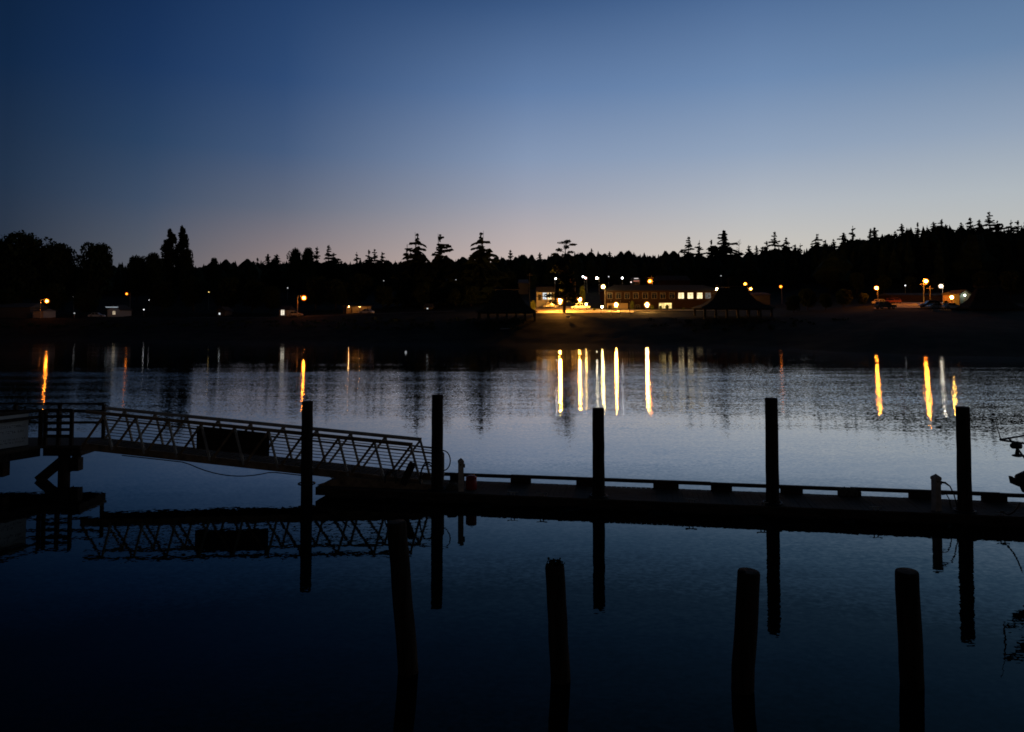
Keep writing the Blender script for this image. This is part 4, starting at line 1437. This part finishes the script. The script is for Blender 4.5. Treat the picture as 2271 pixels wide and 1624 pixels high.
for (x, y, Y, s_, lab) in ((164, 659, 262, 4, 'faint white yard light on the left bank'), (331, 666, 262, 7, 'white yard light near the left cottage, upper'), (319, 687, 240, 7, 'white yard light near the left cottage, lower'),
                           (463, 648, 270, 7, 'white point of light below the poplars'), (638, 639, 300, 4, 'faint white light above the lit white house'), (740, 638, 300, 1.5, 'very faint light above the carport'),
                           (884, 631, 300, 16, 'clear white light left of the tall conifer trio'), (889, 698, 222, 10, 'white light low on the bank under the tall trio'), (851, 623, 310, 2, 'very faint light left of the clear white one'),
                           (1011, 621, 310, 3, 'faint white light right of the lit house in the trees'), (1350, 614, 300, 6, 'tiny white light above the roof\'s left end'), (1516, 614, 300, 6, 'tiny white light above the lit windows'),
                           (1599, 612, 300, 3, 'tiny dim light above the second shelter'), (2007.7, 633.5, 236, 9, 'small white light left of the tall double pole'), (2139.7, 655, 199, 26, 'greenish-white lamp on the shed gable'),
                           (165, 695, 226, 2, 'dim white light at the road left of the white car'), (1300, 675, 209, 70, 'low warm lamp beside the parked pickup'), (1335.5, 681, 209, 160, 'low bright lamp at the planting by the entrance')):
    cc = GREENW if 'greenish' in lab else ((1.0, 0.7, 0.2) if 'low ' in lab else WHITE)
    lamp('yard_light', x, y, Y, cc, s_ * (0.7 if s_ > 12 else 0.2), 0.22 if s_ < 30 else 0.3, lab, 'globe')


# ------------------------------------------------------------------ buildings
def window(root, x, y, z, w, h, lit=None, trim=M_TRIM, bars=True):
    f = MB()
    t = 0.09
    f.box((x, y - 0.03, z + h / 2 + t / 2), (w + 2 * t, 0.08, t)).box((x, y - 0.03, z - h / 2 - t / 2), (w + 2 * t, 0.1, t))
    f.box((x - w / 2 - t / 2, y - 0.03, z), (t, 0.08, h - 0.002)).box((x + w / 2 + t / 2, y - 0.03, z), (t, 0.08, h - 0.002))
    if bars:
        f.box((x, y - 0.02, z - h * 0.08), (0.07, 0.05, h * 0.8)).box((x, y - 0.022, z + h * 0.3), (w, 0.05, 0.07))
    fo = f.build('window', trim, root)
    MB().box((x, y + 0.01, z), (w, 0.03, h)).build('pane', lit or M_PANE, fo)
    return fo


def house(name, x0, x1, ytop, ybase, Y, label, wall=M_WALLG, roofm=M_ROOF, roof_h=1.6, depth=7, wins=(), ridge='x', cat='house', rz=0.0, base=None):
    a, b2 = at(x0, ybase, Y), at(x1, ybase, Y)
    cx = (a.x + b2.x) / 2
    z0 = gz(cx, Y) if base is None else base
    w = abs(b2.x - a.x)
    h = at(x0, ytop, Y).z - z0
    root = empty(name, (cx, Y, z0 - 0.3), rz, label, cat)
    h += 0.3
    MB().box((0, depth / 2, h / 2), (w, depth, h)).build('wall', wall, root)
    ov = 0.4
    if ridge == 'x':
        MB().add([(-w / 2 - ov, -ov, h), (w / 2 + ov, -ov, h), (w / 2 + ov, depth + ov, h), (-w / 2 - ov, depth + ov, h), (-w / 2 + 0.1, depth / 2, h + roof_h), (w / 2 - 0.1, depth / 2, h + roof_h)],
                 [(0, 1, 5, 4), (2, 3, 4, 5), (1, 2, 5), (3, 0, 4), (3, 2, 1, 0)]).build('roof', roofm, root, loc=(0, 0, 0.004))
    else:
        MB().add([(-w / 2 - ov, -ov, h - 0.15), (w / 2 + ov, -ov, h - 0.15), (w / 2 + ov, depth + ov, h - 0.15), (-w / 2 - ov, depth + ov, h - 0.15), (0, -ov, h + roof_h), (0, depth + ov, h + roof_h),
                  (-w / 2 - ov, -ov, h + 0.05), (w / 2 + ov, -ov, h + 0.05), (w / 2 + ov, depth + ov, h + 0.05), (-w / 2 - ov, depth + ov, h + 0.05), (0, -ov, h + roof_h + 0.2), (0, depth + ov, h + roof_h + 0.2)],
                 [(0, 4, 10, 6), (4, 1, 7, 10), (6, 10, 11, 9), (10, 7, 8, 11), (3, 9, 11, 5), (5, 11, 8, 2), (0, 6, 9, 3), (1, 2, 8, 7), (0, 3, 5, 4), (4, 5, 2, 1)]).build('roof', roofm, root, loc=(0, 0, 0.004))
        MB().add([(-w / 2, 0.004, h), (w / 2, 0.004, h), (0, 0.004, h + roof_h - 0.05), (-w / 2, 0.14, h), (w / 2, 0.14, h), (0, 0.14, h + roof_h - 0.05)],
                 [(0, 1, 2), (5, 4, 3), (0, 3, 4, 1), (1, 4, 5, 2), (2, 5, 3, 0)]).build('gable', wall, root)
    for (wx, wy, ww, wh, lit) in wins:
        p = at(wx, wy, Y)
        window(root, p.x - cx, -0.03, p.z - z0 + 0.3, ww, wh, lit, bars=wh > 0.9)
    return root


# the long two-storey building on the waterfront
BYD = 226.0
bl = at(1341, 690, BYD).x
br = at(1600, 690, BYD).x
bz0 = 6.4
zt = at(1400, 649, BYD).z + 0.55
zm = at(1400, 667.5, BYD).z
inn_ = empty('two_storey_building', ((bl + br) / 2, BYD, bz0), 0, 'long dark two-storey building with a row of upper windows, three of them brightly lit', 'building')
bw = br - bl
bh = zt - bz0
MB().box((0, 6, (zm - bz0) / 2), (bw - 0.6, 11.4, zm - bz0)).build('lower_wall', M_WALLB, inn_)
MB().box((0, 6, (zm - bz0 + bh) / 2 + 0.02), (bw, 12, bh - (zm - bz0) - 0.04)).build('upper_wall', M_WALLB, inn_)
MB().add([(-bw / 2 - .7, -0.7, bh), (bw / 2 + .7, -0.7, bh), (bw / 2 + .7, 12.7, bh), (-bw / 2 - .7, 12.7, bh), (-bw / 2 + 4, 6, bh + 2.0), (bw / 2 - 4, 6, bh + 2.0)],
         [(0, 1, 5, 4), (2, 3, 4, 5), (1, 2, 5), (3, 0, 4), (3, 2, 1, 0)]).build('roof', M_ROOF, inn_)
MB().box((0, -0.35, zm - bz0 + 0.0), (bw - 0.2, 0.6, 0.14)).build('canopy_band', M_WALLB, inn_)
bc = (bl + br) / 2
for i, wx in enumerate((1352, 1371.6, 1391, 1410, 1431, 1451, 1470, 1490, 1510.5, 1531, 1551.7, 1570)):
    p = at(wx, 656, BYD)
    lit = M_WINL if i in (8, 9, 10) else (glow('dim room', (0.8, 0.8, 0.75), 0.12, 0.8, 1.5) if i == 11 else None)
    window(inn_, p.x - bc, -0.03, p.z - bz0, 1.5 if i < 8 else 1.65, 1.75, lit)
    if i in (8, 9, 10):
        q = MB()
        rr = random.Random(i)
        for k in range(4):
            q.box((p.x - bc + rr.uniform(-0.5, 0.5), -0.012, p.z - bz0 - 0.45 + rr.uniform(-0.2, 0.3)), (rr.uniform(0.15, 0.45), 0.01, rr.uniform(0.3, 0.7)))
        q.build('curtain', M_WALLT, inn_)
# entrance bay, lobby glass
p0, p1_ = at(1346, 690, BYD), at(1392, 690, BYD)
eb = empty('entrance_bay', (0, 0, 0))
col.objects.unlink(eb)
bpy.data.objects.remove(eb)
MB().box(((p0.x + p1_.x) / 2 - bc, -0.35, 1.45), (p1_.x - p0.x, 0.6, 2.9)).build('entrance_bay', M_WALLT, inn_)
dx = at(1352, 680, BYD).x - bc
MB().box((dx, -0.68, 1.15), (1.1, 0.06, 2.2)).build('door', M_WALLB, inn_)
p0, p1_ = at(1462, 690, BYD), at(1490, 690, BYD)
m_ = MB()
wloc = (p0.x + p1_.x) / 2 - bc
lw = window(inn_, wloc, 0.25, 1.7, p1_.x - p0.x, 2.5, M_ENTR, bars=False)
m_ = MB()
for k in range(1, 5):
    m_.box((p0.x - bc + (p1_.x - p0.x) * k / 5, 0.2, 1.7), (0.07, 0.06, 2.5))
m_.build('mullion', M_TRIM, inn_)
p = at(1397, 680, BYD)
for wx in (1402, 1415):
    window(inn_, at(wx, 680, BYD).x - bc, 0.25, 1.6, 1.2, 1.6, None)
# reddish gable wall beside it, under the warm lamp
house('gable_house', 1583, 1640, 652, 668, 226, 'reddish gabled house end lit by a warm lamp, beside the second shelter', M_WALLB, M_ROOF, 2.2, 9, ridge='y')
# white house with a lit porch
wh = house('porch_house', 1190, 1230, 648.5, 672, 221, 'white lit house with dark curtain-like porch posts behind the fir', M_WALLW, M_ROOF, 1.8, 8,
           [(1208, 657, 1.2, 2.0, M_WINC), (1219, 657, 1.2, 2.0, M_WINL), (1197, 660, 0.8, 1.6, None)])
for wx in (1192, 1203, 1213.5, 1225):
    p = at(wx, 660, 219.5)
    MB().box((p.x - wh.location.x, -1.6, 1.7), (0.22, 0.22, 3.4)).build('porch_post', M_WALLW, wh)
MB().box((0, -0.95, 3.55), (5.6, 1.9, 0.16)).build('porch_roof', M_ROOF, wh)
house('low_building', 1640, 1708, 654, 668, 238, 'low pale building lit by an orange lamp, right of the second shelter', M_WALLG, M_ROOF, 0.9, 9)
house('boat_shed', 2129, 2154, 654, 664, 200, 'small shed with a green-lit gable at the parking lot\'s right', M_WALLW, M_ROOF, 1.2, 6, ridge='y', cat='shed')
house('garage', 2116, 2128, 652, 668, 196, 'narrow yellow-lit building behind the amber lamp', M_WALLT, M_ROOF, 0.6, 5, cat='garage')
house('long_shed', 1976, 2106, 655, 668, 219, 'long low dim building behind the parking lot', M_WALLB, M_ROOF, 0.8, 8, cat='shed')
house('pale_shed', 73, 96, 690, 702, 222, 'pale shed at far left lit by the orange street lamp', M_WALLW, M_ROOFP, 0.7, 6, cat='shed')
house('long_barn', -20, 66, 682, 702, 226, 'long dim building at the left edge of the far bank', M_WALLG, M_ROOFP, 1.4, 9, cat='building')
house('cottage', 238, 266, 688, 700, 232, 'cottage with a lit gable and a pale canopy on the left bank', M_WALLW, M_ROOF, 1.5, 7, [(253, 694, 0.9, 1.1, glow('dim cottage window', (1.0, 0.8, 0.55), 0.45, 0.4))], ridge='y')
o = MB().box((0, 0, 0), (2.6, 1.5, 0.3), None, 1.25).build('skylight_canopy', glow('lit canopy', (0.75, 0.87, 1.0), 0.3, 0.2))
o.location = at(248, 681.5, 229.5)
tag(o, 'pale bluish-white lit canopy above the cottage on the left bank', 'canopy')
house('dim_cottage', 482, 499, 690, 702, 234, 'dim little cottage with one small light on the left bank', M_WALLG, M_ROOF, 1.2, 6, [(487, 696, 0.5, 0.6, M_WINC)], ridge='y')
house('white_house', 619, 640, 688, 701, 230, 'white house with a bright wall left of the thin lamp pole', M_WALLW, M_ROOF, 1.4, 7, [(627, 693, 1.1, 1.7, glow('bright window', (1.0, 0.9, 0.72), 1.0, 0.3))])
house('tree_house', 958, 976, 609, 624, 330, 'house high among the trees with a bright cool window', M_WALLG, M_ROOF, 1.4, 7, [(964, 613.5, 1.1, 1.3, M_WINC), (969, 612.5, 1.2, 1.7, M_WINC)])
house('hill_house', 980, 994, 625, 640, 300, 'narrow house in the trees with one tall lit window', M_WALLG, M_ROOF, 1.3, 7, [(986, 632, 0.5, 1.7, M_WINC)])
house('bank_house', 940, 957, 682, 698, 236, 'dark house under the tall trio with one tall lit window', M_WALLG, M_ROOF, 1.3, 7, [(948, 688, 0.45, 1.3, M_WINC)])
house('slope_house', 1460, 1530, 622, 634, 276, 'dim house with a broad roof above the building\'s lit windows', M_WALLB, M_ROOF, 2.0, 9)
house('ridge_house', 1150, 1172, 628, 640, 290, 'dim house on the slope behind the big-roofed shelter', M_WALLG, M_ROOFP, 1.6, 8)
house('signed_house', 1404, 1420, 620, 634, 272, 'small house with reddish and white lit strips above the building', M_WALLG, M_ROOF, 1.0, 6, [(1411, 618, 1.6, 0.22, glow('strip white', (1, .9, .85), 1.0)), (1411, 623.5, 2.2, 0.22, glow('strip red', (1, .35, .25), 0.6))])
# lit carport with clutter
cpo = empty('carport', (at(789, 700, 226).x, 226, gz(at(789, 700, 226).x, 226) - 0.1), 0, 'open carport lit orange from inside by the shore road', 'carport')
for sx_ in (-3.6, -1.2, 1.2, 3.6):
    MB().box((sx_, 0, 1.25), (0.16, 0.16, 2.5)).build('post', M_POST, cpo)
MB().box((0, 2, 2.6), (8.4, 5, 0.18)).build('roof', M_ROOF, cpo)
MB().box((0, 4.2, 1.25), (7.6, 0.12, 2.4)).build('back_wall', M_WALLT, cpo)
MB().sphere((0.8, 2.0, 2.35), 0.13, 8, 6).sphere((-2.6, 2.0, 2.35), 0.1, 8, 6).build('bulb', glow('carport bulb', (1.0, 0.5, 0.16), 110), cpo)
crr = random.Random(4)
for k, (q, lab) in enumerate(((-2.9, 'low pale crate on the left in the lit carport'), (-1.6, 'tall stacked box second from the left in the lit carport'), (1.0, 'brown box in the middle of the lit carport'), (2.4, 'wide box on the right in the lit carport'))):
    w_, h_ = crr.uniform(0.5, 1.2), [0.5, 1.3, 0.8, 0.65][k]
    o = MB().box((0, 0, h_ / 2), (w_, 0.6, h_)).box((0, 0, h_ + 0.02), (w_ * 1.05, 0.64, 0.05)).build('crate', M_WALLT)
    o.location = (cpo.location.x + q, 227.6, gz(cpo.location.x + q, 227.6) + 0.02)
    tag(o, lab, 'crate')


# ------------------------------------------------------------------ big-roofed open shelters on the bank
def shelter(x0, x1, ytop, yeave, Y, label, xr=None, ypost=None, posts=6, ridge_cap=True):
    a, b2 = at(x0, yeave, Y), at(x1, yeave, Y)
    cx, w = (a.x + b2.x) / 2, b2.x - a.x
    zb = gz(cx, Y + w * 0.2)
    ze, ztp = a.z - zb, at(x0, ytop, Y).z - zb
    D = w * 0.62
    root = empty('park_shelter', (cx, Y + D / 2, zb), 0, label, 'shelter')
    hw, hd = w / 2, D / 2
    H = ztp - ze
    rings = [(1.0, 0.0), (0.985, 0.05), (0.78, 0.17), (0.60, 0.36), (0.47, 0.62), (0.36, 0.88)]
    m2 = MB()
    for k, (q, t) in enumerate(rings):
        ew, ed = hw * q, hd * (q if k == 0 else max(q * q * 0.9, 0.12 if k < 5 else 0.1))
        m2.v += [(-ew, -ed, ze + H * t), (ew, -ed, ze + H * t), (ew, ed, ze + H * t), (-ew, ed, ze + H * t)]
    for k in range(len(rings) - 1):
        for j in range(4):
            j2 = (j + 1) % 4
            m2.f.append((k * 4 + j, k * 4 + j2, k * 4 + 4 + j2, k * 4 + 4 + j))
    n_ = len(rings) - 1
    m2.f += [(3, 2, 1, 0), tuple(n_ * 4 + j for j in range(4))]
    m2.build('roof', M_SHINGLE, root)
    if ridge_cap:
        m3 = MB()
        q = hw * 0.40
        m3.box((0, 0, ze + H * 0.96), (q * 2, hd * 0.34, H * 0.05))
        m3.box((-q * 0.97, 0, ze + H * 0.985), (q * 0.2, hd * 0.36, H * 0.05)).box((q * 0.97, 0, ze + H * 0.985), (q * 0.2, hd * 0.36, H * 0.05))
        m3.build('ridge_vent', M_SHINGLE, root)
    for side in (-1, 1):
        for k in range(posts):
            X = -hw * 0.9 + 2 * hw * 0.9 * k / (posts - 1)
            Yp = side * hd * 0.86
            zg = gz(cx + X, Y + D / 2 + Yp) - zb
            MB().box((X, Yp, (ze + zg - 0.5) / 2 + 0.05), (0.42, 0.42, ze - zg + 0.5)).build('post', M_POST, root)
    for sd in (-1, 1):
        MB().box((0, sd * hd * 0.86, ze - 0.16), (w * 0.93, 0.24, 0.3)).build('eave_beam', M_POST, root)
    return root


shelter(1054, 1193, 637, 693, 174, 'big open shelter with a steep flaring dark roof left of the lit plaza', posts=7)
shelter(1556, 1722, 631, 684, 170, 'second steep-roofed shelter, a dark mound right of the lit windows', posts=7)
shelter(2150, 2280, 632, 685, 160, 'third steep-roofed shelter, barely visible at the right edge', posts=6)


# ------------------------------------------------------------------ vehicles
def car(style, x, y, Y, label, paint, rz=0.0, lit=None, scale=1.0):
    p = at(x, y, Y)
    z0 = gz(p.x, Y) + 0.15
    root = empty({'pickup': 'pickup_truck', 'suv': 'parked_suv'}.get(style, 'parked_car'), (p.x, Y, z0), rz, label, 'pickup' if style == 'pickup' else 'car')
    if style == 'suv':
        low = [(-2.3, .35), (-2.35, .8), (-2.2, 1.0), (1.0, 1.0), (2.1, .9), (2.3, .7), (2.3, .35)]
        top = [(-2.15, 1.0), (-2.0, 1.68), (0.3, 1.72), (1.05, 1.0)]
    elif style == 'pickup':
        low = [(-2.7, .5), (-2.7, 1.05), (-0.6, 1.05), (1.2, 1.05), (2.4, .98), (2.6, .75), (2.6, .45)]
        top = [(-0.65, 1.05), (-0.5, 1.75), (0.75, 1.75), (1.35, 1.05)]
    else:
        low = [(-2.15, .3), (-2.2, .75), (-1.9, .88), (0.9, .9), (2.0, .75), (2.15, .6), (2.15, .3)]
        top = [(-1.7, .88), (-1.0, 1.38), (0.3, 1.4), (1.1, .9)]
    MB().prism(low, -0.88, 0.88).build('body', paint, root)
    MB().prism(top, -0.74, 0.74).build('window', M_PANE, root)
    zt_ = max(q[1] for q in top)
    MB().box(((top[1][0] + top[2][0]) / 2, 0, zt_ + 0.02), (top[2][0] - top[1][0] + 0.1, 1.5, 0.06)).build('roof', paint, root)
    m2 = MB()
    for i in range(4):
        u, v = top[i], top[(i + 1) % 4]
        if i == 3:
            continue
        if i == 1:
            u = v = ((top[1][0] + top[2][0]) / 2, zt_)
            v = (u[0], top[0][1])
        for sy_ in (-0.76, 0.76):
            m2.bar((u[0], sy_, u[1]), (v[0], sy_, v[1]), 0.05, 0.1, (0, 1, 0))
    m2.build('pillar', paint, root)
    for sx_ in (low[0][0] + 0.85, low[-1][0] - 0.85):
        for sy_ in (-0.8, 0.8):
            w_ = MB().tube([(sx_, sy_ - 0.1, 0.36), (sx_, sy_ + 0.1, 0.36)], 0.36, 14).build('wheel', M_TYRE, root)
            MB().tube([(sx_, sy_ - 0.108, 0.36), (sx_, sy_ + 0.108, 0.36)], 0.2, 10).build('rim', M_CARS, w_)
    for sy_ in (-0.6, 0.6):
        MB().box((low[-1][0] + 0.005, sy_, 0.62), (0.04, 0.3, 0.14)).build('headlight', M_TRIM, root)
    return root


car('car', 215, 702, 219, 'white car standing alone on the left shore road', M_CARW, 0.2)
car('car', 812, 703, 218, 'white-topped car at the right end of the lit carport', M_CARW, 2.9)
car('car', 655, 702, 219, 'dim car by the thin lamp pole on the shore road', M_CARS, 0.1)
car('pickup', 1287, 686, 207, 'light pickup parked under the globe lamp right of the fir trunk', M_CARW, 3.14)
car('car', 1222, 684, 214, 'dark car parked left of the fir trunk on the lit plaza', M_CARD, 0.0)
car('car', 1952, 672, 200, 'pale car at the left end of the orange-lit parking lot', M_CARW, 0.5)
car('car', 1974, 671, 206, 'left of two dark cars side by side at the back of the parking lot', M_CARR, 1.3)
car('car', 1986, 671, 207, 'right of two dark cars side by side at the back of the parking lot', M_CARR, 1.4)
car('suv', 2061, 684, 181, 'light-coloured SUV parked across the parking lot, right of the tall pole', M_CARS, 3.0)
car('suv', 1964, 687, 176, 'dark car in shadow at the front left of the parking lot', M_CARD, 0.1)
car('car', 2078, 694, 168, 'dim car on the grass below the parking lot', M_CARS, 0.05)
car('car', 2110, 696, 166, 'pale car on the grass at the right below the parking lot', M_CARW, 0.05)

# ------------------------------------------------------------------ planting and posts by the lamps
plant('bush0', 1182, 666, 205, 'small tree with yellow-lit leaves at the shelter\'s right eave', wide=0.55)
plant('bush1', 1292, 634, 232, 'leafy tree lit yellow-green right of the fir', wide=0.28)
plant('bush1', 1402, 667, 222, 'tall shrub lit yellow beside the entrance', wide=0.45)
plant('bush0', 1447, 676, 214, 'pale-lit shrub between the globe lamp and the lit glass', wide=0.6)
plant('bush1', 1465, 678, 216, 'dark green shrub in front of the lit ground-floor glass, left', wide=0.6)
plant('bush0', 1479, 676, 216, 'dark green shrub in front of the lit ground-floor glass, right', wide=0.6)
plant('bush0', 1318, 683, 206, 'low green hedge plant lit by the low bright lamp', wide=0.9)
plant('bush1', 2098, 667, 184, 'round dark bush at the right end of the parking lot', wide=0.7)
plant('bush1', 1516, 682, 214, 'dark shrub under the lit upper windows', wide=0.9)
plant('bush0', 1540, 680, 214, 'dark shrub right of the one under the lit windows', wide=0.9)
for (x, y0, y1, Y, lab) in ((1333, 667, 718, 184, 'first thin bare pole on the grass before the plaza, left end'), (1355, 667, 720, 184, 'second thin bare pole, in front of the entrance door'),
                            (1376, 667, 720, 184, 'third thin bare pole, right of the entrance lamp'), (1396, 670, 718, 184, 'fourth thin bare pole, right end of the row')):
    p = at(x, y0, Y)
    z0 = gz(p.x, Y)
    rt = empty('flagpole', (p.x, Y, z0), 0, lab, 'pole', 'bare poles on the grass')
    MB().tube([(0, 0, -0.3), (0, 0, p.z - z0)], [0.06, 0.035], 7).build('shaft', M_POLE, rt)
    MB().sphere((0, 0, p.z - z0 + 0.06), 0.08, 8, 6).build('finial', M_POLE, rt)
for (x, y0, Y, lab) in ((1174.5, 606, 255, 'utility pole right of the big-roofed shelter'), (1445, 612, 263, 'utility pole by the orange lamp above the building'), (1615, 615, 270, 'utility pole behind the second shelter'),
                        (2048, 625, 201, 'left pole of the tall double pole at the parking lot'), (2062.5, 634, 201, 'right, shorter pole of the tall double pole at the parking lot')):
    p = at(x, y0, Y)
    z0 = gz(p.x, Y)
    rt = empty('utility_pole', (p.x, Y, z0), 0, lab, 'pole')
    MB().tube([(0, 0, -0.3), (0, 0, p.z - z0)], [0.16, 0.11], 8).build('shaft', M_POLED, rt)
    MB().box((0, 0, p.z - z0 - 0.7), (2.0, 0.12, 0.14)).build('crossarm', M_POLED, rt)
wp = [at(1174.5, 609, 255), at(1310, 622, 259), at(1445, 615, 263), at(1530, 622, 266), at(1615, 618, 270)]
tag(MB().tube(wp, 0.025, 5).build('power_line', M_RUBBER), 'thin power line strung between utility poles above the two-storey building', 'wire')
# white kerb stones and signs on the grass
for (x, y, Y, w_, lab) in ((1120, 722, 164, 2.2, 'long pale driftwood log on the beach below the big-roofed shelter'), (2076, 697, 160, 1.6, 'pale log on the grass below the parking lot, left'), ):
    p = at(x, y, Y)
    o = MB().tube([(-w_ / 2, 0, 0.12), (0, 0.1, 0.14), (w_ / 2, 0, 0.1)], [0.16, 0.15, 0.1], 8).build('driftwood_log', M_WALLW, None, True, (p.x, Y, gz(p.x, Y)))
    tag(o, lab, 'log')
p = at(1260, 704, 176)
sgn = empty('park_sign', (p.x, 176, gz(p.x, 176)), 0, 'small white sign on the grass below the fir trunk', 'sign')
MB().box((0, 0, 0.3), (0.08, 0.08, 0.7)).build('post', M_POST, sgn)
MB().box((0, -0.06, 0.6), (0.9, 0.04, 0.35)).build('panel', M_SIGN, sgn)
